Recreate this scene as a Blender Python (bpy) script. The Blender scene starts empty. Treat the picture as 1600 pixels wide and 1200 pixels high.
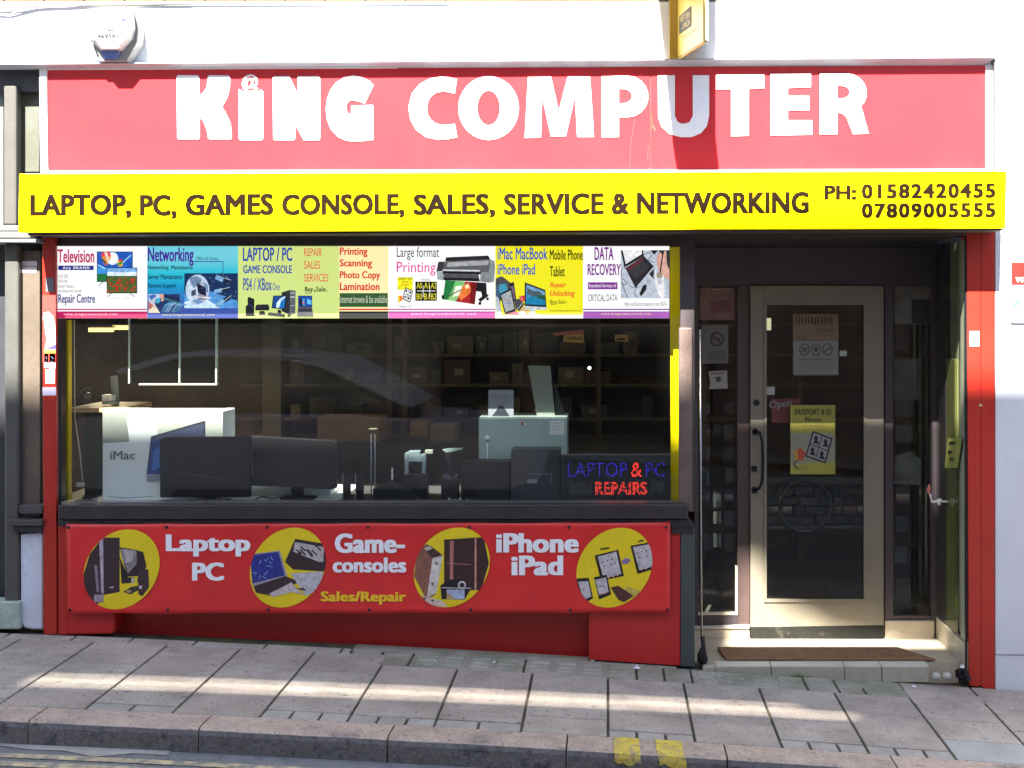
import bpy, math, random
from mathutils import Vector, Matrix
random.seed(7)
sc = bpy.context.scene
COL = sc.collection
R = math.radians

# ------------------------------------------------------------------ camera
H, D, F = 2.0, 7.0, 1960.0          # eye height, metres to the shop front, focal length in photo pixels
cam_d = bpy.data.cameras.new('camera'); cam = bpy.data.objects.new('camera', cam_d); COL.objects.link(cam)
cam.location = (0, -D, H); cam.rotation_euler = (R(90), 0, 0)
cam_d.sensor_width = 36; cam_d.lens = 36 * F / 1600
cam_d.shift_x = -150 / 1600; cam_d.shift_y = -120 / 1600
cam_d.clip_start = .05; cam_d.clip_end = 800
sc.camera = cam
# ------------------------------------------------------------------ light
KX = .2                             # sideways drift of the sun rays per metre of depth
RAY = Vector((KX, 1, -1.3)).normalized()
wd = bpy.data.worlds.new('World'); sc.world = wd; wd.use_nodes = True
nt = wd.node_tree; bg = nt.nodes['Background']
sky = nt.nodes.new('ShaderNodeTexSky'); sky.sky_type = 'NISHITA'; sky.sun_disc = False
sky.sun_elevation = R(52.2); sky.sun_rotation = R(191.3)
nt.links.new(sky.outputs[0], bg.inputs[0]); bg.inputs[1].default_value = .062
sd = bpy.data.lights.new('sun', 'SUN'); sun = bpy.data.objects.new('sun', sd); COL.objects.link(sun)
sd.energy = 5.0; sd.angle = R(.5); sd.color = (1, .955, .88)
sun.rotation_euler = RAY.to_track_quat('-Z', 'Y').to_euler(); sun.location = (-3, -20, 25)
sc.view_settings.view_transform = 'Standard'; sc.view_settings.look = 'None'
sc.view_settings.exposure = 2.85; sc.view_settings.gamma = 1; sc.view_settings.use_curve_mapping = False
sc.render.engine = 'CYCLES'
sc.cycles.use_denoising = True
sc.cycles.caustics_reflective = False; sc.cycles.caustics_refractive = False
sc.cycles.max_bounces = 7; sc.cycles.transparent_max_bounces = 12
EXPO = 2 ** sc.view_settings.exposure

# ------------------------------------------------------------------ helpers
def lin(c):
    if isinstance(c, (int, float)): c = (c, c, c)
    o = []
    for v in c[:3]:
        v /= 255.0
        o.append(v / 12.92 if v <= .04045 else ((v + .055) / 1.055) ** 2.4)
    return tuple(o)

MATS = {}
def mat(key, col, rough=.6, var=.12, scale=6.0, bump=.0, metal=0.0, rand=0.0, spec=.5, stain=None, stain_scale=1.5,
        stain_lo=.5, stain_hi=.7, fine=60.0, tint=None, spots=None, emis=None, es=0.0, alpha_lines=False):
    """Procedural paint: base colour broken by two noises, optional stains, fine bump."""
    if key in MATS: return MATS[key]
    m = bpy.data.materials.new(key); m.use_nodes = True; MATS[key] = m
    n, l = m.node_tree.nodes, m.node_tree.links
    b = n['Principled BSDF']
    tc = n.new('ShaderNodeTexCoord')
    geo = n.new('ShaderNodeNewGeometry')
    nz = n.new('ShaderNodeTexNoise'); nz.inputs['Scale'].default_value = scale; nz.inputs['Detail'].default_value = 6
    l.new(geo.outputs['Position'], nz.inputs['Vector'])
    nf = n.new('ShaderNodeTexNoise'); nf.inputs['Scale'].default_value = fine; nf.inputs['Detail'].default_value = 3
    l.new(geo.outputs['Position'], nf.inputs['Vector'])
    mr = n.new('ShaderNodeMapRange'); mr.inputs[1].default_value = .25; mr.inputs[2].default_value = .75
    mr.inputs[3].default_value = 1 - var; mr.inputs[4].default_value = 1 + var
    l.new(nz.outputs[0], mr.inputs[0])
    mf = n.new('ShaderNodeMapRange'); mf.inputs[1].default_value = .25; mf.inputs[2].default_value = .75
    mf.inputs[3].default_value = 1 - var * .7; mf.inputs[4].default_value = 1 + var * .7
    l.new(nf.outputs[0], mf.inputs[0])
    mul = n.new('ShaderNodeMath'); mul.operation = 'MULTIPLY'; l.new(mr.outputs[0], mul.inputs[0]); l.new(mf.outputs[0], mul.inputs[1])
    last = mul.outputs[0]
    if rand:
        oi = n.new('ShaderNodeObjectInfo'); ro = n.new('ShaderNodeMapRange')
        ro.inputs[3].default_value = 1 - rand; ro.inputs[4].default_value = 1 + rand
        l.new(oi.outputs['Random'], ro.inputs[0])
        m2 = n.new('ShaderNodeMath'); m2.operation = 'MULTIPLY'; l.new(last, m2.inputs[0]); l.new(ro.outputs[0], m2.inputs[1]); last = m2.outputs[0]
    vm = n.new('ShaderNodeVectorMath'); vm.operation = 'SCALE'; vm.inputs[0].default_value = col
    l.new(last, vm.inputs['Scale'])
    cout = vm.outputs[0]
    if tint:
        oi2 = n.new('ShaderNodeObjectInfo'); mt = n.new('ShaderNodeMix'); mt.data_type = 'RGBA'
        l.new(oi2.outputs['Random'], mt.inputs[0]); l.new(cout, mt.inputs[6])
        vt = n.new('ShaderNodeVectorMath'); vt.operation = 'SCALE'; vt.inputs[0].default_value = tint; l.new(last, vt.inputs['Scale'])
        l.new(vt.outputs[0], mt.inputs[7]); cout = mt.outputs[2]
    if stain:
        ns = n.new('ShaderNodeTexNoise'); ns.inputs['Scale'].default_value = stain_scale; ns.inputs['Detail'].default_value = 8
        ns.inputs['Roughness'].default_value = .65
        l.new(geo.outputs['Position'], ns.inputs['Vector'])
        ms = n.new('ShaderNodeMapRange'); ms.inputs[1].default_value = stain_lo; ms.inputs[2].default_value = stain_hi
        l.new(ns.outputs[0], ms.inputs[0])
        mx = n.new('ShaderNodeMix'); mx.data_type = 'RGBA'; l.new(ms.outputs[0], mx.inputs[0]); l.new(cout, mx.inputs[6])
        mx.inputs[7].default_value = (*stain, 1); cout = mx.outputs[2]
    if spots:
        n3 = n.new('ShaderNodeTexNoise'); n3.inputs['Scale'].default_value = spots; n3.inputs['Detail'].default_value = 2; l.new(geo.outputs['Position'], n3.inputs['Vector'])
        m3 = n.new('ShaderNodeMapRange'); m3.inputs[1].default_value = .64; m3.inputs[2].default_value = .70; m3.inputs[3].default_value = 1; m3.inputs[4].default_value = .62; l.new(n3.outputs[0], m3.inputs[0])
        n4 = n.new('ShaderNodeTexNoise'); n4.inputs['Scale'].default_value = spots*5; l.new(geo.outputs['Position'], n4.inputs['Vector'])
        m4 = n.new('ShaderNodeMapRange'); m4.inputs[1].default_value = .3; m4.inputs[2].default_value = .7; m4.inputs[3].default_value = .78; m4.inputs[4].default_value = 1.2; l.new(n4.outputs[0], m4.inputs[0])
        m5 = n.new('ShaderNodeMath'); m5.operation = 'MULTIPLY'; l.new(m3.outputs[0], m5.inputs[0]); l.new(m4.outputs[0], m5.inputs[1])
        v3 = n.new('ShaderNodeVectorMath'); v3.operation = 'SCALE'; l.new(cout, v3.inputs[0]); l.new(m5.outputs[0], v3.inputs['Scale']); cout = v3.outputs[0]
    l.new(cout, b.inputs['Base Color'])
    mro = n.new('ShaderNodeMapRange'); mro.inputs[3].default_value = max(.02, rough - .08); mro.inputs[4].default_value = min(1, rough + .08)
    l.new(nz.outputs[0], mro.inputs[0]); l.new(mro.outputs[0], b.inputs['Roughness'])
    b.inputs['Metallic'].default_value = metal; b.inputs['Specular IOR Level'].default_value = spec
    if emis:
        b.inputs['Emission Color'].default_value = (*emis, 1); b.inputs['Emission Strength'].default_value = es
    if bump:
        bn = n.new('ShaderNodeBump'); bn.inputs['Strength'].default_value = 1; bn.inputs['Distance'].default_value = bump
        ad = n.new('ShaderNodeMath'); ad.operation = 'ADD'; l.new(nf.outputs[0], ad.inputs[0]); l.new(nz.outputs[0], ad.inputs[1])
        l.new(ad.outputs[0], bn.inputs['Height']); l.new(bn.outputs[0], b.inputs['Normal'])
    return m

def pcol(c, lit=False):
    """ink: c is the sRGB colour of the print; lit = print on a backlit display panel"""
    key = ('backlit_print_%d_%d_%d' if lit else 'ink_%d_%d_%d') % tuple(c)
    if key in MATS: return MATS[key]
    L = lin(c)
    if not lit:
        return mat(key, tuple(.8 * v for v in L), .55, .05, 14)
    m = bpy.data.materials.new(key); m.use_nodes = True; MATS[key] = m
    b = m.node_tree.nodes['Principled BSDF']
    b.inputs['Base Color'].default_value = (*[.12 * v for v in L], 1)
    b.inputs['Emission Color'].default_value = (*L, 1); b.inputs['Emission Strength'].default_value = 1.0 / EXPO
    b.inputs['Roughness'].default_value = .5
    return m

def photoink(m):
    """the same ink with the uneven tone of a printed photograph"""
    k = 'photo_' + m.name
    if k in MATS: return MATS[k]
    q = m.copy(); q.name = k; MATS[k] = q; n, l = q.node_tree.nodes, q.node_tree.links; b = n['Principled BSDF']
    ge = n.new('ShaderNodeNewGeometry'); nz = n.new('ShaderNodeTexNoise'); nz.inputs['Scale'].default_value = 38; nz.inputs['Detail'].default_value = 5; nz.inputs['Roughness'].default_value = .7
    nz.inputs['Distortion'].default_value = .6; l.new(ge.outputs['Position'], nz.inputs['Vector'])
    mr = n.new('ShaderNodeMapRange'); mr.inputs[1].default_value = .3; mr.inputs[2].default_value = .7; mr.inputs[3].default_value = .66; mr.inputs[4].default_value = 1.38; l.new(nz.outputs[0], mr.inputs[0])
    for sock in ('Base Color', 'Emission Color'):
        i = b.inputs[sock]; v = n.new('ShaderNodeVectorMath'); v.operation = 'SCALE'
        if i.is_linked: l.new(i.links[0].from_socket, v.inputs[0])
        else: v.inputs[0].default_value = i.default_value[:3]
        l.new(mr.outputs[0], v.inputs['Scale']); l.new(v.outputs[0], i)
    return q

def emat(key, c, s):
    if key in MATS: return MATS[key]
    m = bpy.data.materials.new(key); m.use_nodes = True; MATS[key] = m
    b = m.node_tree.nodes['Principled BSDF']
    b.inputs['Base Color'].default_value = (*lin(c), 1)
    b.inputs['Emission Color'].default_value = (*lin(c), 1); b.inputs['Emission Strength'].default_value = s
    return m

def glassmat(key, ior=1.5, tint=(1, 1, 1), rough=0.0, dirt=.003):
    if key in MATS: return MATS[key]
    m = bpy.data.materials.new(key); m.use_nodes = True; MATS[key] = m
    n, l = m.node_tree.nodes, m.node_tree.links; n.clear()
    out = n.new('ShaderNodeOutputMaterial'); tr = n.new('ShaderNodeBsdfTransparent'); tr.inputs[0].default_value = (*tint, 1)
    gl = n.new('ShaderNodeBsdfGlossy'); gl.inputs['Roughness'].default_value = rough
    fr = n.new('ShaderNodeFresnel'); fr.inputs[0].default_value = ior
    ge = n.new('ShaderNodeNewGeometry'); inv = n.new('ShaderNodeMath'); inv.operation = 'SUBTRACT'; inv.inputs[0].default_value = 1
    l.new(ge.outputs['Backfacing'], inv.inputs[1])
    mu = n.new('ShaderNodeMath'); mu.operation = 'MULTIPLY'; l.new(fr.outputs[0], mu.inputs[0]); l.new(inv.outputs[0], mu.inputs[1])
    mx = n.new('ShaderNodeMixShader'); l.new(mu.outputs[0], mx.inputs[0]); l.new(tr.outputs[0], mx.inputs[1]); l.new(gl.outputs[0], mx.inputs[2])
    df = n.new('ShaderNodeBsdfDiffuse'); df.inputs[0].default_value = (.5, .48, .45, 1)
    nz = n.new('ShaderNodeTexNoise'); nz.inputs['Scale'].default_value = 4; nz.inputs['Detail'].default_value = 6
    l.new(ge.outputs['Position'], nz.inputs['Vector'])
    mr = n.new('ShaderNodeMapRange'); mr.inputs[1].default_value = .4; mr.inputs[2].default_value = .8; mr.inputs[4].default_value = dirt * 1.2; mr.inputs[3].default_value = dirt * .8
    l.new(nz.outputs[0], mr.inputs[0])
    m2 = n.new('ShaderNodeMixShader'); l.new(mr.outputs[0], m2.inputs[0]); l.new(mx.outputs[0], m2.inputs[1]); l.new(df.outputs[0], m2.inputs[2])
    l.new(m2.outputs[0], out.inputs[0])
    return m

def gradmat(key, stops, lit=True):
    """vertical printed gradient over the part's own height (bottom to top)"""
    m = bpy.data.materials.new(key); m.use_nodes = True
    n, l = m.node_tree.nodes, m.node_tree.links; b = n['Principled BSDF']
    tc = n.new('ShaderNodeTexCoord'); sp = n.new('ShaderNodeSeparateXYZ'); l.new(tc.outputs['Generated'], sp.inputs[0])
    rp = n.new('ShaderNodeValToRGB'); l.new(sp.outputs[2], rp.inputs[0])
    e = rp.color_ramp.elements
    while len(e) < len(stops): e.new(.5)
    for i, (p, c) in enumerate(stops): e[i].position = p; e[i].color = (*lin(c), 1)
    l.new(rp.outputs[0], b.inputs['Base Color'])
    if lit:
        mm = n.new('ShaderNodeMix'); mm.data_type = 'RGBA'; mm.inputs[0].default_value = .88
        l.new(rp.outputs[0], mm.inputs[6]); mm.inputs[7].default_value = (0, 0, 0, 1); l.new(mm.outputs[2], b.inputs['Base Color'])
        l.new(rp.outputs[0], b.inputs['Emission Color']); b.inputs['Emission Strength'].default_value = 1.0 / EXPO  # glow added to the shaded poster, no lamp behind it
    return m

def w(px, py, y=0.0):
    s = F / (D + y)
    return Vector(((px - 950) / s, y, H - (py - 480) / s))

WL = {}            # world location of every object
def reg(o, parent, loc):
    loc = Vector(loc); COL.objects.link(o)
    if parent is not None:
        o.parent = parent; o.location = loc - WL[parent.name]
    else: o.location = loc
    WL[o.name] = loc
    return o
def tag(o, label=None, cat=None, group=None, kind=None):
    if label: o['label'] = label
    if cat: o['category'] = cat
    if group: o['group'] = group
    if kind: o['kind'] = kind
    return o
def thing(name, label, cat, loc=(0, 0, 0), group=None, kind=None):
    o = bpy.data.objects.new(name, None); o.empty_display_size = .1
    reg(o, None, loc); tag(o, label, cat, group, kind); return o
def dup(o, parent, off):
    c = o.copy(); reg(c, parent, WL[o.name] + Vector(off))
    for ch in [x for x in WL_children(o)]: dup(ch, c, off)
    return c
def WL_children(o): return [x for x in list(COL.objects) if x.parent == o]

class MB:
    def __init__(s): s.v, s.f, s.m, s.mats, s.smooth = [], [], [], [], set()
    def mi(s, m):
        if m is None: return 0
        if m not in s.mats: s.mats.append(m)
        return s.mats.index(m)
    def add(s, vs, fs, m=None, smooth=False):
        b = len(s.v); s.v += [Vector(v) for v in vs]; k = s.mi(m)
        for f in fs:
            if smooth: s.smooth.add(len(s.f))
            s.f.append([b + i for i in f]); s.m.append(k)
        return s
    def box(s, x0, x1, y0, y1, z0, z1, m=None):
        return s.add([(x0,y0,z0),(x1,y0,z0),(x1,y1,z0),(x0,y1,z0),(x0,y0,z1),(x1,y0,z1),(x1,y1,z1),(x0,y1,z1)],
              [(0,3,2,1),(4,5,6,7),(0,1,5,4),(1,2,6,5),(2,3,7,6),(3,0,4,7)], m)
    def prism(s, pts, y, d, m=None, px=True):
        """outline in photo pixels seen at depth y, extruded d metres into the depth"""
        P = [w(a, b, y) for a, b in pts] if px else [Vector((a, y, b)) for a, b in pts]
        ar = sum(P[i].x * P[(i+1) % len(P)].z - P[(i+1) % len(P)].x * P[i].z for i in range(len(P)))
        if ar < 0: P.reverse()
        n = len(P); Q = [p + Vector((0, d, 0)) for p in P]
        if abs(d) < 1e-6: return s.add(P, [tuple(range(n))], m)
        return s.add(P + Q, [tuple(range(n)), tuple(range(2*n-1, n-1, -1))] + [(i, n+i, n+(i+1) % n, (i+1) % n) for i in range(n)], m)
    def rect(s, x0, y0, x1, y1, y, d, m=None):
        return s.prism([(x0,y0),(x1,y0),(x1,y1),(x0,y1)], y, d, m)
    def tube(s, pts, r, seg=8, m=None):
        pts = [Vector(p) for p in pts]; rs = r if isinstance(r, (list, tuple)) else [r] * len(pts)
        vs, fs = [], []
        for i, p in enumerate(pts):
            t = (pts[min(i+1, len(pts)-1)] - pts[max(i-1, 0)]).normalized()
            a = t.cross(Vector((0, 1, 0)) if abs(t.y) < .9 else Vector((1, 0, 0))).normalized(); b = t.cross(a)
            for k in range(seg):
                an = 2 * math.pi * k / seg; vs.append(p + (a * math.cos(an) + b * math.sin(an)) * rs[i])
        for i in range(len(pts) - 1):
            for k in range(seg):
                k2 = (k + 1) % seg; fs.append((i*seg+k, i*seg+k2, (i+1)*seg+k2, (i+1)*seg+k))
        s.add(vs, fs, m, True)
        b = len(s.v) - len(vs)
        s.f.append([b + i for i in range(seg)][::-1]); s.m.append(s.mi(m)); s.f.append([b + len(vs) - seg + i for i in range(seg)]); s.m.append(s.mi(m))
        return s
    def map(s, fn): s.v = [Vector(fn(v)) for v in s.v]; return s
    def build(s, name, m=None, parent=None, bevel=0, kind=None, label=None):
        me = bpy.data.meshes.new(name)
        lo = Vector([min(v[i] for v in s.v) for i in range(3)]); hi = Vector([max(v[i] for v in s.v) for i in range(3)])
        c = Vector(((lo.x+hi.x)/2, (lo.y+hi.y)/2, lo.z if parent is None else (lo.z+hi.z)/2))
        me.from_pydata([v - c for v in s.v], [], s.f)
        if m is not None and not s.mats: me.materials.append(m)
        for q in s.mats: me.materials.append(q)
        for i, p in enumerate(me.polygons):
            p.material_index = s.m[i] if s.mats else 0
            if i in s.smooth: p.use_smooth = True
        me.update()
        o = bpy.data.objects.new(name, me); reg(o, parent, c)
        if bevel:
            bm = o.modifiers.new('bevel', 'BEVEL'); bm.width = bevel; bm.segments = 2; bm.limit_method = 'ANGLE'
        if kind: o['kind'] = kind
        if label: o['label'] = label
        return o

def textmesh(s, bold=0.0, shear=0.0, space=1.0):
    """glyph triangles and a thickness layer index; bold = copies of the glyphs shifted around"""
    cu = bpy.data.curves.new('txt', 'FONT'); cu.body = s; cu.shear = shear; cu.space_character = space + max(0, bold) * .8
    cu.resolution_u = 3
    o = bpy.data.objects.new('txt', cu); COL.objects.link(o)
    dg = bpy.context.evaluated_depsgraph_get(); me = bpy.data.meshes.new_from_object(o.evaluated_get(dg))
    v0 = [v.co.copy() for v in me.vertices]; f0 = [tuple(p.vertices) for p in me.polygons]
    bpy.data.objects.remove(o); bpy.data.curves.remove(cu); bpy.data.meshes.remove(me)
    sh = [(0, 0)]
    if bold > 0: sh += [(bold*a, bold*b*.38) for a in (-1, 0, 1) for b in (-1, 0, 1) if a or b]
    vs, fs = [], []
    for i, (dx, dy) in enumerate(sh):
        fs += [tuple(len(vs) + j for j in f) for f in f0]; vs += [(v.x+dx, v.y+dy, i) for v in v0]
    x0 = min(v[0] for v in vs); x1 = max(v[0] for v in vs); y0 = min(v[1] for v in vs); y1 = max(v[1] for v in vs)
    return [((v[0]-x0)/(x1-x0), (v[1]-y0)/(y1-y0), v[2]) for v in vs], fs

def text(s, x0, y0, x1, y1, y, m, parent, bold=.02, shear=0, d=0.0, name='lettering', skew=0.0, fn=None, space=1.0, plane=None, mbonly=None):
    """flat lettering fitted to a box given in photo pixels (at depth y); d = thickness"""
    uv, fs = textmesh(s, bold, shear, space)
    A, B, C = w(x0, y1, y), w(x1, y1 - skew, y), w(x0, y0, y)
    if plane: A, B, C = plane
    U, V = B - A, C - A
    mb = mbonly or MB()
    nrm = U.cross(V).normalized()
    if nrm.y > 0 and not plane: nrm = -nrm
    P = [A + U * a + V * b + nrm * (k * .00004) for a, b, k in uv]
    mb.add(P, fs, m)
    if d:
        # rim of the raised letters
        cnt = {}
        for f in fs:
            for i in range(len(f)):
                e = (f[i], f[(i+1) % len(f)]); k = tuple(sorted(e)); cnt.setdefault(k, []).append(e)
        Q = [p - nrm * d for p in P]; vs = []; ff = []
        for k, es in cnt.items():
            if len(es) == 1:
                a, b = es[0]; i = len(vs); vs += [P[a], P[b], Q[b], Q[a]]; ff.append((i, i+3, i+2, i+1))
        mb.add(vs, ff, m)
    if fn: mb.map(fn)
    if mbonly: return None
    return mb.build(name, None, parent)

def clip(poly, cl):
    def inside(p, a, b): return (b[0]-a[0])*(p[1]-a[1]) - (b[1]-a[1])*(p[0]-a[0]) >= 0
    def isec(p, q, a, b):
        d1 = (p[0]-q[0], p[1]-q[1]); d2 = (a[0]-b[0], a[1]-b[1]); den = d1[0]*d2[1]-d1[1]*d2[0]
        if abs(den) < 1e-9: return p
        t = ((p[0]-a[0])*d2[1]-(p[1]-a[1])*d2[0])/den; return (p[0]-t*d1[0], p[1]-t*d1[1])
    out = poly
    for i in range(len(cl)):
        a, b = cl[i], cl[(i+1) % len(cl)]; src, out = out, []
        for j in range(len(src)):
            p, q = src[j-1], src[j]
            if inside(q, a, b):
                if not inside(p, a, b): out.append(isec(p, q, a, b))
                out.append(q)
            elif inside(p, a, b): out.append(isec(p, q, a, b))
        if not out: return []
    return out
def ell(cx, cy, rx, ry, n=20, sk=0, rot=0):
    o = []
    for k in range(n):
        t = 2*math.pi*k/n; x, y = rx*math.cos(t) - sk*math.sin(t), ry*math.sin(t)
        o.append((cx + x*math.cos(rot) - y*math.sin(rot), cy + x*math.sin(rot) + y*math.cos(rot)))
    return o
class Pic:
    """flat print: polygons in photo pixels, each laid a hair above the last"""
    def __init__(s, y, lit=False, cl=None, fn=None, step=.0002): s.y, s.lit, s.cl, s.mb, s.fn, s.k, s.step = y, lit, cl, MB(), fn, 0, step
    def poly(s, pts, c):
        if s.cl: pts = clip(list(pts), s.cl)
        if len(pts) < 3: return s
        # keep apparent place while stepping forward
        P = [w(a, b, s.y) for a, b in pts]
        ar = sum(P[i].x * P[(i+1) % len(P)].z - P[(i+1) % len(P)].x * P[i].z for i in range(len(P)))
        if ar < 0: P.reverse()
        P = [p - Vector((0, s.k * s.step, 0)) for p in P]
        s.mb.add(P, [tuple(range(len(P)))], pcol(c, s.lit)); s.k += 1
        return s
    def r(s, x0, y0, x1, y1, c): return s.poly([(x0,y0),(x1,y0),(x1,y1),(x0,y1)], c)
    def e(s, cx, cy, rx, ry, c, n=14, rot=0): return s.poly(ell(cx, cy, rx, ry, n, 0, rot), c)
    def line(s, pts, wd, c):
        for (a, b), (p, q) in zip(pts, pts[1:]):
            dx, dy = p-a, q-b; L = math.hypot(dx, dy) or 1; nx, ny = -dy/L*wd/2, dx/L*wd/2
            s.poly([(a+nx,b+ny),(p+nx,q+ny),(p-nx,q-ny),(a-nx,b-ny)], c)
        return s
    def build(s, name, parent):
        if s.fn: s.mb.map(s.fn)
        if name in ('picture', 'picture_disc'): s.mb.mats = [m if m.name in ('ink_250_222_26', 'ink_238_238_242', 'backlit_print_255_255_255') else photoink(m) for m in s.mb.mats]
        return s.mb.build(name, None, parent)

# ------------------------------------------------------------------ paints
RED = mat('red_gloss_paint', (.48, .02, .018), .38, .1, 3, .0006, stain=(.35, .02, .02), stain_scale=2.5, stain_lo=.6, stain_hi=.85)
REDPIL = mat('red_pilaster_paint', (.44, .025, .014), .35, .1, 3, .0006, stain=(.36, .018, .012), stain_scale=3, stain_lo=.58, stain_hi=.85)
FASCIA = mat('red_acrylic_sheet', (.58, .033, .041), .3, .08, 1.2, .0, spec=.25, stain=(.56, .043, .05), stain_scale=1.1, stain_lo=.45, stain_hi=.8)
YEL = mat('yellow_painted_metal', (.84, .63, .0015), .6, .05, 2, .0, spec=.02)
YELIN = mat('yellow_reveal_paint', (.62, .42, .01), .45, .12, 5, .0)
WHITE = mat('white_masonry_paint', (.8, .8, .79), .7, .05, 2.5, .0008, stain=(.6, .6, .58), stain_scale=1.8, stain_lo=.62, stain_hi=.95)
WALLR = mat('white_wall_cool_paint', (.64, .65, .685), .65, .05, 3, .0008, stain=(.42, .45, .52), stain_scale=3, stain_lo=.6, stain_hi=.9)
WMET = mat('white_metal_trim', (.8, .8, .79), .35, .05, 4)
GREYCAP = mat('grey_lead_flashing', (.33, .36, .42), .6, .12, 6, .001)
DARK = mat('black_brown_timber', (.035, .028, .029), .42, .2, 8, .001, fine=90)
DARKHD = mat('dark_aubergine_paint', (.06, .046, .05), .5, .12, 4)
DARKW = mat('dark_brown_soffit', (.045, .032, .024), .6, .15, 4)
POSTG = mat('dark_green_grey_post', (.055, .065, .065), .5, .15, 6)
BROWNW = mat('worn_wood_post', (.13, .09, .075), .55, .25, 10, .001, fine=120)
DOORP = mat('taupe_door_paint', (.20, .175, .128), .45, .07, 5, .0004, stain=(.14, .12, .09), stain_scale=5, stain_lo=.62, stain_hi=.85)
CREAM = mat('cream_tile', (.46, .40, .295), .5, .12, 7, .0006, stain=(.4, .33, .22), stain_scale=4, stain_lo=.55, stain_hi=.8)
GLASS = glassmat('shop_glass', 1.56, (.93, .95, .93), dirt=.003)
BLACK = mat('black_plastic', (.014, .014, .015), .45, .15, 12, spec=.25)
BLK2 = mat('charcoal_plastic', (.026, .025, .03), .45, .15, 9, spec=.25)
METAL = mat('brushed_metal', (.5, .5, .5), .3, .1, 20, metal=.9)
PAPER = mat('white_paper', (.72, .72, .7), .8, .05, 10)
BROWNLET = mat('brown_vinyl_letters', (.011, .005, .001), .6, .35, 5, fine=30, spec=.08)
WLET = mat('white_vinyl_letters', (.82, .83, .84), .45, .03, 5)

# ------------------------------------------------------------------ ground
def gz(x):
    p = max(-400.0, min(2200.0, 950 + 280 * x)); yy = 988 + .038 * p + 1.2e-5 * p * p
    q = 950 + 280 * x - p
    return H - (yy + q * (.09 if q > 0 else .029) - 480) / 280
KY0, KY1, KH = -1.205, -1.40, .108     # kerb back edge, kerb front edge, upstand
def sheet(xs, y0, y1, dz, thick=0):
    mb = MB(); vs = []; fs = []
    for x in xs: vs += [(x, y0, gz(x)+dz), (x, y1, gz(x)+dz)]
    for i in range(len(xs)-1): fs.append((2*i, 2*i+2, 2*i+3, 2*i+1))
    mb.add(vs, fs)
    if thick:
        vs2 = []
        for x in xs: vs2 += [(x, y0, gz(x)+dz), (x, y0, gz(x)+dz-thick)]
        mb.add(vs2, [(2*i, 2*i+1, 2*i+3, 2*i+2) for i in range(len(xs)-1)])
    return mb
XS = [-40, -20, -12, -8, -6] + [-5 + .25*i for i in range(37)] + [6, 8, 12, 20, 40]
ASPH = mat('asphalt', (.21, .205, .2), .85, .3, 10, .008, spots=45, fine=160, stain=(.22, .215, .21), stain_scale=2.2, stain_lo=.45, stain_hi=.7)
SLAB = mat('concrete_flag', (.42, .345, .285), .8, .17, 4, .003, rand=.09, spots=26, tint=(.40, .35, .285), fine=90, stain=(.26, .22, .18), stain_scale=3.0, stain_lo=.46, stain_hi=.72)
JOINT = mat('dark_joint_dirt', (.075, .068, .05), .95, .4, 12, .002, stain=(.10, .12, .04), stain_scale=5, stain_lo=.5, stain_hi=.65)
KERB = mat('granite_kerb', (.45, .34, .265), .8, .22, 12, .004, rand=.06, spots=30, fine=70, stain=(.13, .12, .115), stain_scale=6, stain_lo=.55, stain_hi=.75)
KFACE = mat('grimy_kerb_face', (.16, .145, .135), .8, .35, 14, .006, fine=60, stain=(.05, .048, .05), stain_scale=14, stain_lo=.5, stain_hi=.68)
GREYSL = mat('grey_mortar_infill', (.36, .325, .28), .85, .18, 8, .003, rand=.1, fine=80)

road = thing('road', None, None, (0, -5, gz(0)-KH), kind='structure')
sheet(XS, -9.2, KY1, -KH).build('road_surface', ASPH, road)
YPAINT = mat('worn_yellow_road_paint', (.55, .43, .25), .8, .2, 8, .003, fine=60, stain=(.24, .22, .19), stain_scale=14, stain_lo=.44, stain_hi=.6)
for (a, b) in ((-1.565, -1.515), (-1.66, -1.605)):
    sheet([x for x in XS if -12 <= x <= 12], a, b, -KH+.004).build('yellow_line', YPAINT, road)
sheet([-3.6 + .15*i for i in range(12)], -1.465, KY1-.001, -KH+.0035).map(
    lambda v: (v.x, v.y + (.028*math.sin(v.x*9) + .02*math.sin(v.x*23) if v.y < -1.45 else 0), v.z)).build('gutter_mortar', GREYSL, road)
far_ground = MB().box(-400, 400, -400, 400, -2.6, -2.5).build('ground', mat('far_ground', (.12, .12, .11), .9), None); far_ground['kind'] = 'structure'

pav = thing('pavement', None, None, (0, -.6, gz(0)), kind='structure')
sheet(XS, KY0, .12, -.012).build('joint_bed', JOINT, pav)
g = .0065
def slab(x0, x1, y0, y1, m=SLAB, name='paving_slab', dz=0, t=.05, par=None, sk=0, gx=None):
    q = g if gx is None else gx
    x0 += q; x1 -= q; y0 += .003; y1 -= .003
    tl = (random.random()-.5) * .003
    mb = MB(); a = [(x0, y0), (x1, y0), (x1, y1), (x0, y1)]
    vs = [(x, y, gz(x) + dz - t) for x, y in a] + [(x, y, gz(x) + dz + (tl if i in (0, 1) else -tl)) for i, (x, y) in enumerate(a)]
    mb.add(vs, [(0,3,2,1),(4,5,6,7),(0,1,5,4),(1,2,6,5),(2,3,7,6),(3,0,4,7)])
    return mb.build(name, m, par or pav, bevel=.004)
rowsets = [[-.075, -.30, -.62, -1.10], [-.06, -.45, -.80, -1.09], [-.07, -.36, -.74], [-.3, -.56, -.86, -1.11], [-.3, -.50, -.98], [-.3, -.66, -1.1]]
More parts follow.
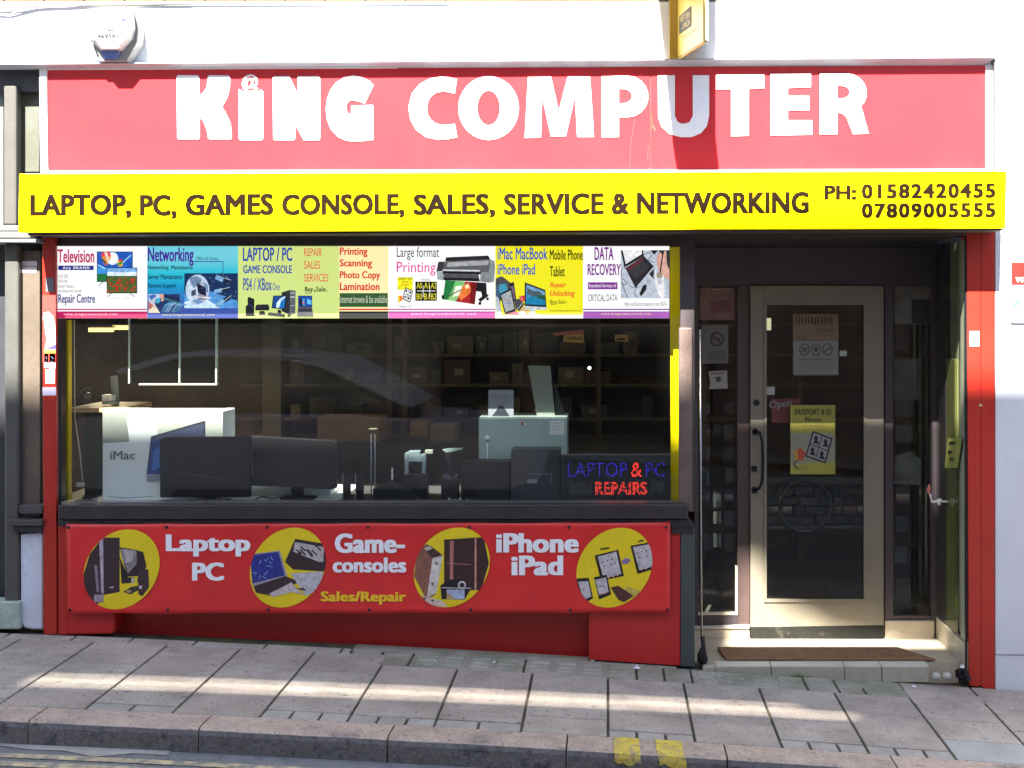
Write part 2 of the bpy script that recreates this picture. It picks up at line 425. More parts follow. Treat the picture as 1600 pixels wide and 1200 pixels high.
for k in range(-11, 8):
    x0 = .0 + .403 * k; x1 = x0 + .403
    rs = rowsets[(k * 5 + 3) % 6][:]
    inner = -1.42 < x0 < 1.25
    if inner: rs = [r for r in rs if r < -.31]; top = -.285
    else: top = -.10 if x0 < 0 else -.005
    ys = [top] + [r for r in rs if r < top - .05] + [KY0 - .0]
    if k >= 4: ys = [top, -.33 - .03*k % .1, -.62 - .11*(k % 2), -.93, KY0]
    for a, b in zip(ys, ys[1:]):
        last = b == KY0 and abs(a-b) < .16
        if last:
            n = random.choice([2, 3])
            for i in range(n): slab(x0 + (x1-x0)*i/n, x0 + (x1-x0)*(i+1)/n, b, a, GREYSL, 'paving_infill', -.003)
        elif k in (3, 4, 5) and b == KY0: slab(x0, x1, b, a, mat('grey_flag', (.36, .355, .325), .75, .15, 6, .002), 'paving_slab')
        else: slab(x0, x1, b, a)
# border strip at the shop front, small stones
x = -4.4
while x < -1.42:
    L = random.uniform(.25, .5); slab(x, min(x+L, -1.42), -.10, .0, SLAB, 'border_slab', -.002); x += L
# ribbed pavement-light covers along the stall riser
RIB = mat('ribbed_cellar_cover', (.34, .31, .25), .8, .22, 9, .003, rand=.05, stain=(.17, .18, .10), stain_scale=4, stain_lo=.42, stain_hi=.75)
x = -1.415
seq = [(.17, 0), (.17, 0), (.62, 1), (.61, 1), (.15, 0), (.15, 0), (.62, 1), (.17, 0), (.14, 0)]
for L, ribbed in seq:
    o = slab(x, x+L, -.28, -.035, RIB, 'cellar_cover' if ribbed else 'border_slab', -.001)
    if ribbed:
        rb = MB(); nc = 4; cw = (L-.04)/nc
        for c in range(nc):
            for r_ in range(3):
                xa = x + .02 + c*cw + .015; ya = -.265 + r_*.07
                zz = gz(xa+cw/2)
                vs = []
                for dx, dy, dz_ in ((0,.02,-.001),(cw-.035,.02,-.001),(cw-.035,.055,-.001),(0,.055,-.001),(.008,.028,.009),(cw-.043,.028,.009),(cw-.043,.047,.009),(.008,.047,.009)):
                    vs.append((xa+dx, ya+dy, gz(xa+dx)+dz_))
                rb.add(vs, [(4,5,6,7),(0,1,5,4),(1,2,6,5),(2,3,7,6),(3,0,4,7)])
        q = rb.build('ribs', RIB, o); q['kind'] = 'stuff'
    x += L
slab(x, 2.05, -.285, -.16, RIB, 'border_slab', -.002); 
for a, b in ((.93+.35, 1.62), (1.62, 2.0)): slab(a, b, -.155, -.005, RIB, 'border_slab', -.002)
slab(2.06, 3.2, -.005, .12, SLAB, 'border_slab', -.003)
sheet([-1.42 + .2*i for i in range(10)], -.034, .1, -.004).build('mortar_fillet', RIB, pav)

# kerb
kerb = thing('kerb', None, None, (0, (KY0+KY1)/2, gz(0)-KH), kind='structure')
kj = [-5.0, -4.2, -3.37, -2.59, -1.83, -.986, -.186, .534, 1.30, 2.1, 2.9, 3.7, 4.5]
for a, b in zip(kj, kj[1:]):
    n = 7; mb = MB(); vs = []
    for i in range(n+1):
        xx = a + .004 + (b-a-.008)*i/n; z = gz(xx); jt = random.uniform(-.004, .004)
        vs += [(xx, KY0-.003, z-.002), (xx, KY1+.028+jt, z), (xx, KY1+.008+jt, z-.010), (xx, KY1+jt*.6, z-.03), (xx, KY1+.0, z-KH-.05), (xx, KY0-.003, z-KH-.05)]
    fs = []
    for i in range(n):
        for j in range(6): fs.append((i*6+j, i*6+(j+1) % 6, (i+1)*6+(j+1) % 6, (i+1)*6+j))
    fs += [(5,4,3,2,1,0), tuple(n*6+j for j in range(6))]
    mb.add(vs, [f for i, f in enumerate(fs) if i >= 6*n or i % 6 not in (2, 3)], KERB); mb.add(vs, [f for i, f in enumerate(fs) if i < 6*n and i % 6 in (2, 3)], KFACE)
    mb.build('kerb_stone', None, kerb)
KY = mat('yellow_kerb_paint', (.62, .46, .07), .75, .2, 12, .004, spots=40, fine=50, stain=(.36, .28, .16), stain_scale=16, stain_lo=.5, stain_hi=.66)
for (xa, xb, sk) in ((.03, .148, -.005), (.232, .352, -.02)):
    mb = MB(); vs = []
    prof = [(KY0-.012, .003), (KY1+.026, .005), (KY1+.003, -.008), (KY1-.004, -.028), (KY1-.005, -.05)]
    for i, (yy, dz_) in enumerate(prof):
        f = (i+1)/len(prof)
        for j in range(7):
            xx = xa + (xb-xa)*j/6 + sk*(1-f) + random.uniform(-.003, .003)
            e = random.uniform(-.014, .016) if i == 4 else (random.uniform(-.003, .003) if i == 0 else 0)
            vs.append((xx, yy + (e if i == 0 else 0), gz(xx)+dz_+(e if i == 4 else 0)))
    fs = [(i*7+j, (i+1)*7+j, (i+1)*7+j+1, i*7+j+1) for i in range(4) for j in range(6)]
    mb.add(vs, fs); mb.build('yellow_kerb_mark', KY, kerb)

# ------------------------------------------------------------------ the building
bld = thing('shop_building', 'white rendered building above and around the red and yellow shop front', 'building', (-.3, .3, gz(0)))
MB().rect(-10, 3, 1900, 101, .02, .3).build('upper_wall', WHITE, bld)
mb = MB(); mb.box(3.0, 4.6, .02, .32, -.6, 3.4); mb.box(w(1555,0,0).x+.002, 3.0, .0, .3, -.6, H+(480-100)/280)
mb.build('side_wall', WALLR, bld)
MB().prism([(1556,1022),(1700,1024),(1700,1026),(1556,1024)], -.002, .003).build('wall_crack', mat('crack', (.25,.26,.3)), bld)
# bricks peeping over the render at the very top
BRK = mat('orange_brick', (.13, .085, .045), .8, .2, 10, .002, rand=.12)
MB().box(-3.6, 3.0, .035, .3, H+477.5/280, 5.5).build('brick_bed', mat('mortar', (.12, .11, .09), .9), bld)
for k in range(17):
    x0 = -3.6 + k*.225
    for j in range(3):
        MB().box(x0+(.11 if j % 2 else 0), x0+.215+(.11 if j % 2 else 0), .022, .12, H+477.7/280+.075*j, H+477.7/280+.065+.075*j).build('brick', BRK, bld, bevel=.003)
MB().box(.62, 3.0, .0195, .034, H+477.6/280, 5.5).build('render_band', WHITE, bld)
# drip cap over the fascia
mb = MB(); L0, R0 = w(-60, 99.5, -.06), w(1556, 88.5, -.06); L1, R1 = w(-60, 109.5, 0), w(1540, 102, 0)
def at(v, y, dz=0): return Vector((v.x, y, v.z+dz))
vs = [L0, R0, at(R0, .02, .01), at(L0, .02, .01), L0-Vector((0,0,.006)), R0-Vector((0,0,.006)), at(R1, .0), at(L1, .0)]
mb.add(vs, [(0,1,2,3),(4,5,1,0),(7,6,5,4),(3,7,4,0),(1,5,6,2)]); mb.build('drip_cap', GREYCAP, bld)
# return of the drip cap at the right edge
MB().rect(1553.5, 92, 1556.5, 268, -.045, .06).build('edge_trim', mat('edge_trim_grey', (.1,.1,.105), .5), bld)
# soffit and shell of the recessed entrance and the dark head above the window
MB().box(-3.4, 2.0, .0, .75, H+(480-368)/280, H+(480-352)/280).build('soffit', DARKW, bld)
MB().rect(84, 366, 1064, 384, .03, .06).build('window_head', DARKW, bld)
# shop interior
INW = mat('brown_interior_wall', (.12, .085, .06), .8, .3, 3, stain=(.08, .06, .045), stain_scale=2)
INF = mat('dark_carpet', (.05, .045, .04), .9, .2, 5)
mb = MB(); mb.box(-5.7, 2.8, 3.6, 3.7, -.3, 2.6, None); mb.build('back_wall', INW, bld)
MB().box(-5.75, -5.6, .35, 3.6, -.3, 2.6).build('partition', INW, bld)
MB().box(2.75, 2.85, .7, 3.6, -.3, 2.6).build('partition', INW, bld)
MB().box(-5.7, -3.42, .36, .46, -.3, 2.6).build('partition', INW, bld)
MB().box(-5.7, 2.8, .76, 3.6, 2.45, 2.6).build('ceiling', INW, bld)
MB().box(-5.7, 2.8, .66, 3.6, -.3, -.05).build('floor', INF, bld)

# ---- left neighbour
nb = thing('neighbour_shopfront', 'dark neighbouring shop front with grey columns, left edge', 'shop front', (-3.5, .1, gz(-3.4)))
NPANEL = mat('olive_panel', (.09, .093, .07), .55, .12, 3, stain=(.12,.135,.12), stain_scale=3)
NBR = mat('brown_varnish_panel', (.115, .092, .07), .4, .18, 4)
NCOL = mat('stone_grey_column', (.08, .073, .064), .6, .12, 6)
NDK = mat('charcoal_panel', (.03, .032, .038), .5, .15, 5)
MB().rect(-200, 103, 62, 143, .05, .2).build('soffit_panel', mat('slate_soffit', (.05,.05,.055), .6), nb)
MB().rect(26, 143, 61, 268, .10, .1).build('upper_panel', NPANEL, nb)
MB().rect(-120, 143, 5, 352, .10, .1).build('upper_panel', mat('pale_mint_panel', (.2,.235,.22), .5), nb)
MB().rect(5, 143, 26, 352, .12, .1).build('shadow_gap', NDK, nb)
mb = MB(); 
for (a, b, c, d_) in ((5, 132, 25.5, 352), (6.5, 380, 29, 942)):
    MB().prism([(a+1,c*0+b),(c-1,b),(c,b+3),(c,d_),(a,d_),(a,b+3)], .02, .07).build('column', NCOL if b < 200 else mat('dark_grey_column', (.075,.075,.068), .5, .15, 5), nb, bevel=.018)
MB().rect(-120, 352, 29, 362, -.02, .12).build('cornice', mat('pale_grey_cornice', (.11,.112,.11), .6), nb, bevel=.008)
MB().rect(-120, 362, 47, 372.5, -.05, .15).build('cornice', mat('pale_grey_cornice', (.11,.112,.11), .6), nb, bevel=.006)
MB().rect(-120, 373.5, 62, 379, -.06, .16).build('ledge', mat('lead_ledge', (.2,.2,.21), .4), nb, bevel=.004)
MB().rect(31.5, 392, 62, 812, .06, .1).build('panel', NBR, nb)
MB().rect(-120, 380, 66, 942, .17, .1).build('dark_panel', NDK, nb)
MB().rect(33, 408, 57.5, 415.5, .057, .003).build('notice', PAPER, nb); MB().rect(34, 416.5, 57, 426.5, .057, .003).build('notice', PAPER, nb)
MB().rect(30, 789.5, 66, 803, -.01, .1).build('sill', mat('dark_sill', (.06,.055,.055), .5, .2), nb, bevel=.004)
MB().rect(12, 812, 66, 822, -.03, .12).build('sill', mat('dark_sill', (.06,.055,.055), .5, .2), nb, bevel=.004)
MB().rect(20, 822, 66, 832, .0, .1).build('sill', NDK, nb, bevel=.004)
MB().prism([(31.5,834),(67,832),(67,984),(52,984),(38,982),(32,972)], .03, .12).build('plinth', mat('pale_blue_plinth', (.62,.67,.76), .6, .1, 8, .002, stain=(.35,.38,.4), stain_scale=8, stain_lo=.55, stain_hi=.8), nb, bevel=.01)
MB().rect(-120, 940, 31, 984, .0, .12).build('stone_block', mat('green_grey_stone', (.38,.45,.38), .8, .2, 9, .003, stain=(.25,.3,.22), stain_scale=6), nb, bevel=.012)

# ------------------------------------------------------------------ fascia sign
fs_ = thing('fascia_sign', 'long red shop sign with big white capital letters above the yellow housing', 'sign', w(805, 270, 0))
MB().prism([(73,107),(1015.5,104.5),(1015.5,269),(73,271)], .0, .03).build('red_panel', FASCIA, fs_)
MB().prism([(1017.2,104.5),(1540,102),(1540,268),(1017.2,269)], .0005, .03).build('red_panel', FASCIA, fs_)
MB().prism([(1015,104),(1018,104),(1018,269),(1015,269)], .006, .02).build('panel_joint', mat('joint_red', (.4,.06,.05), .5), fs_)
MB().prism([(61,104),(72.5,104),(74.5,272),(63,272)], -.012, .04).build('frame', WMET, fs_, bevel=.002)
MB().prism([(1540.5,101),(1552.5,101),(1552.5,268),(1540.5,268)], -.012, .04).build('frame', WMET, fs_, bevel=.002)
MB().prism([(74.6,266.5),(1540.3,264),(1540.3,268.5),(74.6,272)], -.010, .03).build('frame', WMET, fs_, bevel=.002)
MB().prism([(73,104.5),(620,103.5),(620,106.5),(73,109)], -.010, .03).build('frame', WMET, fs_)
p_ = Pic(-.0012); p_.line([(1017,178),(1019.5,190),(1017.5,204)], 1.6, (170,70,30)).line([(1016.5,205),(1017,268)], 1, (190,60,60)).line([(1013,228),(1012,250)], .8, (235,90,80)).line([(1020,196),(1024,204)], .8, (230,150,130))
p_.line([(992,186),(985.5,225),(984,267)], 1.4, (230,62,68)).line([(1012,262),(1019,268),(1030,268)], .8, (235,100,90)); p_.build('scratches', fs_)  # long slanting line is painted glare, the rest are scratches and chips
for a in (90, 330, 570, 800, 1010, 1028, 1260, 1525):
    for b in (115, 259): MB().tube([w(a, b, -.003), w(a, b, .0)], [.003, .0045], 8).build('fixing_screw', mat('red_screw_head', (.34,.03,.035), .4), fs_)
LD = .004
def letter(pts, holes=None):
    return MB().prism(pts, -LD, LD-.0003).build('letter', WLET, fs_)
# K i N G drawn by hand
letter([(276,119),(278,117.5),(309,117.5),(311,120),(312,149),(318,144),(323,136),(325,119),(327,117.5),(357,118),(359.5,121),(359,138),(355,153),(347,167),
        (353,177),(360,192),(362,207),(362,216),(360,217.5),(328,217.5),(325,215),(323.5,204),(318,190),(312,183),(312,215),(310,218),(280,218),(277,216)])
letter([(373,139),(380,143),(392,145),(404,142),(408,140),(411,143),(411,217),(409,219),(375,219),(373,216)])
letter([(426,121),(428,119),(452,119),(465,147),(465.5,119),(498,119),(500,122),(500,217),(498,219.5),(475,219.5),(461,194),(461,217),(459,219),(429,219),(427,217)])
letter([(584,133),(570,162),(560,158.5),(551,156.5),(545,158),(541,164),(541,171),(544,177),(548.5,179.5),(549,165),(582,164),(583.5,167),(583.5,216),(582,219.5),
        (552,221),(540,219.5),(528,214),(517,202),(511,187),(509,171),(511,155),(516,141),(525,129),(538,121),(552,117.5),(566,121),(577,126)])
text('@', 378, 116, 403.5, 144.5, -LD, WLET, fs_, .02, d=LD-.0003, name='letter')
def ring(outer, inner, closed=True, extra=()):
    """letter made of a band between two outlines with the same number of points"""
    n = len(outer); mb = MB()
    for i in range(n if closed else n-1):
        j = (i+1) % n; q = [outer[i], outer[j], inner[j], inner[i]]
        A = [w(a, b, -LD) for a, b in q]
        ar = sum(A[k].x*A[(k+1) % 4].z - A[(k+1) % 4].x*A[k].z for k in range(4))
        f = [0,1,2,3] if ar > 0 else [3,2,1,0]
        B = [p + Vector((0, LD-.0003, 0)) for p in A]
        mb.add(A+B, [tuple(f), (0,4,5,1), (2,6,7,3)] + ([] if closed else ([(0,3,7,4)] if i == 0 else []) + ([(1,5,6,2)] if i == n-2 else [])), WLET)
    for e in extra: mb.prism(e, -LD, LD-.0003, WLET)
    return mb.build('letter', None, fs_)
ring([(714,123.5),(700,120.5),(688,120),(672,122.5),(656,131),(643.5,146),(638,168),(641.5,188),(651,204),(666,214.5),(684,218.5),(700,217.5),(714.5,214.5)],
     [(710.5,146.5),(701,144),(692,142.8),(682,144.8),(674,150),(669,158),(667,169),(668.5,179),(673,187),(681,193),(690,195.2),(700,195),(710.5,193.5)], False)
ring(ell(763.5,169,47.3,49.8,36), ell(763.5,168.8,17.8,27,36))
letter([(825,120.5),(861,120),(873,174),(887,120),(922,120),(928,214),(902,214),(898.5,150),(884,213),(861,213.5),(847,150),(845,215),(820,215.5)])
def bowl(x, t, b, rx, it, ib, irx, n=9):
    cy, icy = (t+b)/2, (it+ib)/2; o, i = [(x, t)], [(x, it)]
    for k in range(n+1):
        a = math.pi*(-.5 + k/n); o.append((x+rx*.32+rx*.68*math.cos(a), cy+(b-t)/2*math.sin(a))); i.append((x+irx*.3+irx*.7*math.cos(a), icy+(ib-it)/2*math.sin(a)))
    return o + [(x, b)], i + [(x, ib)]
o_, i_ = bowl(967, 118.5, 183, 46, 139, 161.5, 20.5); ring(o_, i_, False, [[(940,119.5),(967,118.5),(967,214),(940.5,214.5)]])
letter([(1028,118),(1054.5,117.6),(1054.5,181),(1058,189.5),(1064,193),(1070.5,193),(1077.5,190.5),(1082.5,181),(1082.5,117.6),(1108,117.5),(1108,181),(1104.5,197),(1095.5,208),(1081,214),(1064,214.3),(1046,209.5),(1033.5,198),(1028.5,183)])
letter([(1119,117),(1194,116.5),(1194,138),(1170,139),(1170,212),(1142.5,213),(1142.5,140),(1119,140)])
letter([(1204,115.5),(1267,115),(1267,136),(1231,137.5),(1231,150),(1265,150),(1265,172),(1231,173),(1231,188),(1269,188),(1269,210.5),(1204,211.5)])
o_, i_ = bowl(1308, 114.8, 175.5, 46.5, 134, 154, 20); ring(o_, i_, False, [[(1281,115.3),(1308,114.8),(1308,209.7),(1281,210)],
     [(1308,175.6),(1330,175.6),(1338,171),(1343.5,165),(1347,171),(1357.5,208.8),(1333,209.5),(1323,184),(1317,178)]])

# ------------------------------------------------------------------ shutter box
sb = thing('shutter_box', 'bright yellow shutter housing lettered with the shop services', 'shutter box', w(800, 363, -.13))
YB = -.26
mb = MB(); mb.prism([(30,271.5),(1573,267.5),(1571,357),(28.5,363.5)], YB, .012); mb.build('front_panel', YEL, sb, bevel=.003)
HG = mat('grey_galvanised_housing', (.16,.16,.165), .6, .2, 6)
mb = MB(); mb.prism([(30.5,273.5),(1572.5,269.5),(1570.5,356.5),(29,362.5)], YB+.0125, .248); mb.build('housing', HG, sb)
mb = MB(); mb.prism([(44,364.2),(1566,357.6),(1566,360),(44,367.5)], YB+.02, .24); mb.build('shutter_slot', DARKW, sb)
for s_, a, b, c, d_ in (('LAPTOP,',47,304,205,341.5),('PC,',218.5,304,276,341.5),('GAMES',289.5,303.5,427,336.5),('CONSOLE,',440.5,303.5,632,340.5),('SALES,',646,303.3,774,340.3),
                    ('SERVICE',787,302.3,943.5,335.5),('&',955.5,302,982.5,334.5),('NETWORKING',995,300.5,1264,334)):
    text(s_, a, b, c, d_, YB-.003, BROWNLET, sb, .042, d=.0025, name='lettering', skew=1.2 if len(s_) > 4 else 0)
text('PH:', 1288, 289.5, 1338, 311.5, YB-.003, BROWNLET, sb, .045, d=.0025)
text('01582420455', 1346.5, 287.5, 1555.5, 310, YB-.003, BROWNLET, sb, .045, d=.0025, skew=1.5, space=1.15)
text('07809005555', 1346.5, 317.5, 1555.5, 340, YB-.003, BROWNLET, sb, .045, d=.0025, skew=1, space=1.15)

# ------------------------------------------------------------------ pilasters
pl = thing('pilaster', 'narrow red pilaster with white stickers, left of the shop window', 'pilaster', w(78, 992, 0), 'red pilasters')
MB().prism([(66,366),(86.5,366),(88.5,991),(68,992)], .0, .03).build('shaft', REDPIL, pl, bevel=.004)
pp = MB().rect(66.3, 461, 87, 567, -.003, .002).build('poster', mat('orange_red_poster', (.6,.045,.035), .5, .1, 9), pl)
p = Pic(-.0035); p.poly([(68,489),(76,487),(83,494),(86,506),(80,512),(72,508),(67,498)], (235,235,235)).poly([(69,505),(86,508),(87,538),(80,546),(70,546),(73,530)], (240,240,240))
p.poly([(79,541),(87,538),(87,546),(70,547)], (80,70,170)).poly([(69,546),(87,546),(87,552),(69,552)], (230,160,60)); p.build('print', pp)
for (a, b, c, d_) in ((69,552,75.5,574.5),(77,552,86.5,575.5),(71,577,85.5,599.5)):
    q = MB().rect(a, b, c, d_, -.003, .002).build('sticker', PAPER, pl, label='white paper sticker')
    Pic(-.0035).line([(a+3,b+5),(c-3,b+9)], .8, (120,120,150)).line([(a+3,b+12),(c-4,b+14)], .8, (120,120,150)).build('print', q)
MB().rect(66.5, 605, 87.5, 618, -.003, .002).build('sticker', mat('lilac_sticker', (.5,.45,.62), .5), pl)
MB().rect(71.5, 434, 84, 456, -.003, .002).build('sticker', mat('grey_sticker', (.16,.14,.17), .5), pl)
pr = thing('pilaster', 'wide red pilaster right of the shop entrance, small white label on it', 'pilaster', w(1532, 1076, 0), 'red pilasters')
MB().prism([(1510.5,362),(1532.4,362),(1532.4,1071),(1525,1073),(1514,1071)], .0, .12).build('board', REDPIL, pr, bevel=.002)
MB().prism([(1533,362),(1554.5,362),(1554.5,1077),(1540,1076),(1533,1072)], .0, .12).build('board', REDPIL, pr, bevel=.002)
q = MB().rect(1515, 517.5, 1530, 541, -.003, .002).build('label_plate', PAPER, pr); Pic(-.0035).line([(1526,523),(1526,533)], 1.5, (200,60,60)).build('print', q)
MB().prism([(1529,633),(1532,630),(1536,634),(1532,635.5)], -.0025, .002).build('paint_chip', mat('bare_wood_chip', (.6,.4,.25)), pr)

# ------------------------------------------------------------------ shop window
sw = thing('shop_window', 'large dark shop window filled with computers, above the red banner', 'window', w(570, 1000, .05))
MB().rect(74, 366, 96, 788, .112, .06).build('frame', DARK, sw, bevel=.003)
MB().prism([(96,784),(1064,785),(1064,788),(96,788)], .03, .08).build('frame', METAL, sw)
MB().rect(96, 384, 1064, 787, .105, .003).build('glass_pane', GLASS, sw)
MB().prism([(92,500),(106.5,500),(106.5,790),(98,790),(92,790)], .22, .05).build('reveal', YELIN, sw)
MB().prism([(1047,386),(1062,386),(1063,786),(1048.5,786)], .25, .05).build('reveal', YEL, sw)
MB().rect(1061, 512, 1082, 800, .02, .05).build('post', BROWNW, sw, bevel=.008)
MB().rect(1063, 366, 1085, 800, .072, .06).build('corner_post', DARKHD, sw, bevel=.004)
MB().prism([(90.5,789),(1075,788.5),(1075,811),(90.5,812)], -.045, .16).build('sill', DARK, sw, bevel=.006)
MB().prism([(90.5,812.8),(1076,811.8),(1082,817),(1082,823),(90.5,822)], -.02, .14).build('sill', DARK, sw, bevel=.003)
for i_ in range(22):
    a = 96 + i_*44.5; MB().tube([w(a, 801, -.047), w(a, 801, -.044)], .0035, 6).build('screw', mat('sill_screw', (.08,.08,.08), .4, metal=.6), sw)
MB().rect(1063.5, 824, 1085.5, 1042, .0, .2).build('corner_post', POSTG, sw, bevel=.004)
MB().rect(1050, 817, 1084, 834, -.008, .1).build('bracket', DARK, sw, bevel=.004)
MB().box(-3.25, .40, .076, 1.0, .84, .876).build('display_board', mat('dark_display_board', (.045,.042,.045), .5), sw)
MB().box(-3.0, -1.56, .082, .9, .8765, .884).build('display_cloth', mat('white_display_card', (.78,.82,.84), .6), sw)

# stall riser
sr = thing('stall_riser', 'red painted base wall under the shop window', 'stall riser', w(570, 1010, .05))
MB().prism([(91,822),(179,822),(179,984),(177,991),(91,993)], .006, .2).build('pier', RED, sr, bevel=.012)
MB().prism([(920,822),(1063,822),(1063,1041),(920,1031)], .006, .2).build('pier', RED, sr, bevel=.006)
MB().prism([(178,822),(922,822),(922,1040),(178,1010)], .15, .1).build('infill_panel', RED, sr)
MB().prism([(91,822),(105,822),(105,992),(91,992)], .002, .1).build('edge_board', REDPIL, sr, bevel=.003)

# ------------------------------------------------------------------ banner
def wave(v):
    dy = .0022*math.sin(2.6*v.x+.6) + .0007*math.sin(6.1*v.x) + .0006*math.sin(11*v.z + 1.3*v.x)
    return (v.x, v.y + dy, v.z)
BY = -.026
bn = thing('banner', 'red vinyl banner with white words and yellow circles of pictures under the window', 'banner', w(575, 960, -.03))
BANNER = mat('red_vinyl_banner', (.68, .026, .026), .36, .09, 2.2, .012, fine=6)
NX, NZ = 126, 18; mb = MB(); vs = []
eyx = [107, 260, 417, 575, 733.5, 889, 1041]
def scal(px):       # sag between the eyelets
    for a, b in zip(eyx, eyx[1:]):
        if a <= px <= b: return math.sin(math.pi*(px-a)/(b-a))
    return 0
for j in range(NZ+1):
    t = j/NZ
    for i in range(NX+1):
        u = i/NX; px = 104 + u*943 - t*u*2 + t*1.5
        py = (818 - 2.5*u + 1.2*scal(px)) * (1-t) + (960 - 2*u - 2.2*scal(px)) * t
        v = w(px, py, BY)
        edge = max(0, 1 - (1-t)/.09)
        dy = -.008*edge*scal(px) - .006*max(0, 1 - t/.12)*scal(px)
        # small creases
        dy += .0012*math.sin(34*t + 3*u) * (math.sin(9*u)**2) - (.004*math.exp(-((px-835+18*(1-t))/3)**2) if t > .75 else 0)
        vs.append(wave(v + Vector((0, dy + .0, 0))))
mb.add(vs, [(j*(NX+1)+i, (j+1)*(NX+1)+i, (j+1)*(NX+1)+i+1, j*(NX+1)+i+1) for j in range(NZ) for i in range(NX)], None, True)
clo = mb.build('cloth', BANNER, bn); sol = clo.modifiers.new('thickness', 'SOLIDIFY'); sol.thickness = .0012; sol.offset = 1
BL = mat('banner_white_ink', (.86, .86, .88), .5, .05, 8)
BYE = mat('banner_yellow_ink', (.88, .56, .02), .5, .05, 8)
BF = BY - .0065
for s_, a, b, c, d_, m_ in (('Laptop',259,835,391,869.5,BL),('PC',300,879,350,907.5,BL),('Game-',523,833.5,633,864,BL),('consoles',520,871,635,894.5,BL),
                        ('Sales/Repair',501,924,635,944.5,BYE),('iPhone',775,833,904.5,863.5,BL),('iPad',799,868,880,899,BL)):
    text(s_, a, b, c, d_, BF, m_, bn, .052 if m_ is BL else .045, fn=wave)
def flatw(cx, cy):
    c = w(cx, cy, BY); dy = wave(c)[1] - BY
    return lambda v: (v.x, v.y + dy, v.z)
def circ(cx, cy, name='picture_disc'):
    e = ell(cx, cy, 58.5, 62.5, 48, 0)
    e = [(x - (y-cy)*.17, y) for x, y in e]
    return e
def eyelet(px, py):
    q = MB(); c = Vector(wave(w(px, py, BY-.003)))
    q.tube([c + Vector((0, -.004, 0)), c], [.0075, .009], 10); q.build('eyelet', BLK2, bn)
for k, px in enumerate(eyx): eyelet(px, 824); eyelet(px+2, 953)
BW, BWL, DKB = (62,42,46), (195,180,190), (38,28,34)
cl = circ(190, 889.5); p = Pic(BY-.0055, cl=cl, fn=flatw(190, 889.5), step=.00008).poly(cl, (250,222,26))
p.poly([(130,900),(140,866),(160,840),(187,840),(187,925),(160,930),(150,950),(131,930)], BW).poly([(155,842),(161,840),(162,928),(158,926)], BWL).poly([(147,882),(152,884),(155,925),(151,925)], (150,130,150))
p.poly([(187,855),(212,859),(224,863),(229,885),(222,900),(198,901)], (50,38,42)).poly([(189,857),(213,860),(214,880),(200,896),(190,870)], (150,140,140)).poly([(194,858),(208,861),(208,876),(196,880)], (190,182,180))
p.poly([(187,870),(200,902),(216,902),(218,910),(190,912)], DKB).poly([(206,903),(215,902),(215,910),(206,911)], (225,205,60)).r(205,903,209,911,(200,190,195))
p.poly([(216,888),(232,890),(233,918),(222,932),(216,928)], (70,48,54)).poly([(192,925),(205,917),(216,915),(218,921),(204,929)], (70,60,50)).e(201,924,4,2.2,(190,170,110)).r(217,915,222,920,(210,195,195))
p.r(147,929,162,941,(170,155,160)).poly([(172,917),(178,916),(177,919),(170,919)], (200,185,190)); p.build('picture_disc', bn)
cl = circ(449.5, 887); p = Pic(BY-.0055, cl=cl, fn=flatw(449.5, 887), step=.00008).poly(cl, (250,222,26))
p.poly([(461,842),(509,850),(512,880),(506,893),(458,890),(445,878)], (58,40,42)).poly([(461,847),(506,855),(505,878),(498,878),(458,862)], (200,190,192))
random.seed(11)
for i in range(9): a = 462+random.random()*38; b = 850+random.random()*16; p.line([(a,b),(a+9,b+7+random.random()*5)], 2.4, (55,45,50))
p.poly([(390,866),(437,860),(449,900),(395,916)], (170,160,170)).poly([(391,868),(435,862),(445,899),(394,912)], (44,52,140))
for i in range(12): a = 398+random.random()*38; b = 872+random.random()*28; p.line([(a,b),(a+random.uniform(-9,9),b+random.uniform(-7,7))], 1.6, (110,150,215))
p.poly([(396,916),(446,900),(468,909),(424,931),(400,926)], (60,42,46)).poly([(455,896),(505,893),(500,920),(478,931),(460,905)], (205,200,205)).poly([(420,928),(455,910),(470,926),(477,930),(455,925),(426,933)], (210,195,195)).poly([(460,920),(474,918),(480,924)], (90,75,85)); p.build('picture_disc', bn)
cl = circ(706, 886.5); p = Pic(BY-.0055, cl=cl, fn=flatw(706, 886.5), step=.00008).poly(cl, (250,222,26))
p.poly([(652,855),(668,850),(692,868),(680,930),(666,936),(647,900)], (150,98,80)).poly([(676,872),(692,868),(682,926),(667,934)], (225,215,205)).poly([(660,856),(672,852),(690,866),(676,872)], (70,45,42)).poly([(662,856),(672,853),(676,857),(666,861)], (200,185,175)).e(682,880,1.4,2.4,(60,50,50)).e(676,912,2,2.4,(90,80,80))
p.poly([(694,843),(756,839),(764,880),(752,922),(694,922)], (62,36,34)).poly([(703,845),(709,845),(708,914),(703,914)], (190,120,112)).poly([(742,841),(744.5,841),(744.5,922),(741.5,922)], (215,150,130)).line([(698,880),(736,882)], 1, (190,130,115))
p.poly([(688,915),(700,906),(724,903),(738,916),(726,937),(690,936)], (32,24,28)).r(698,921,726,936,(185,195,225)).e(722,914,6.5,6.5,(215,205,205)).e(722,914,3.8,3.8,(45,35,38)).line([(690,918),(736,919)], 1.6, (205,195,195)).poly([(698,925),(712,935),(698,936)], (190,160,110))
p.poly([(658,930),(690,938),(700,948),(672,946)], (225,200,185)).e(664,935,2.5,1.5,(80,60,60)).e(676,938,2.5,1.5,(80,60,60)); p.build('picture_disc', bn)
cl = circ(960, 887); p = Pic(BY-.0055, cl=cl, fn=flatw(960, 887), step=.00008).poly(cl, (250,222,26))
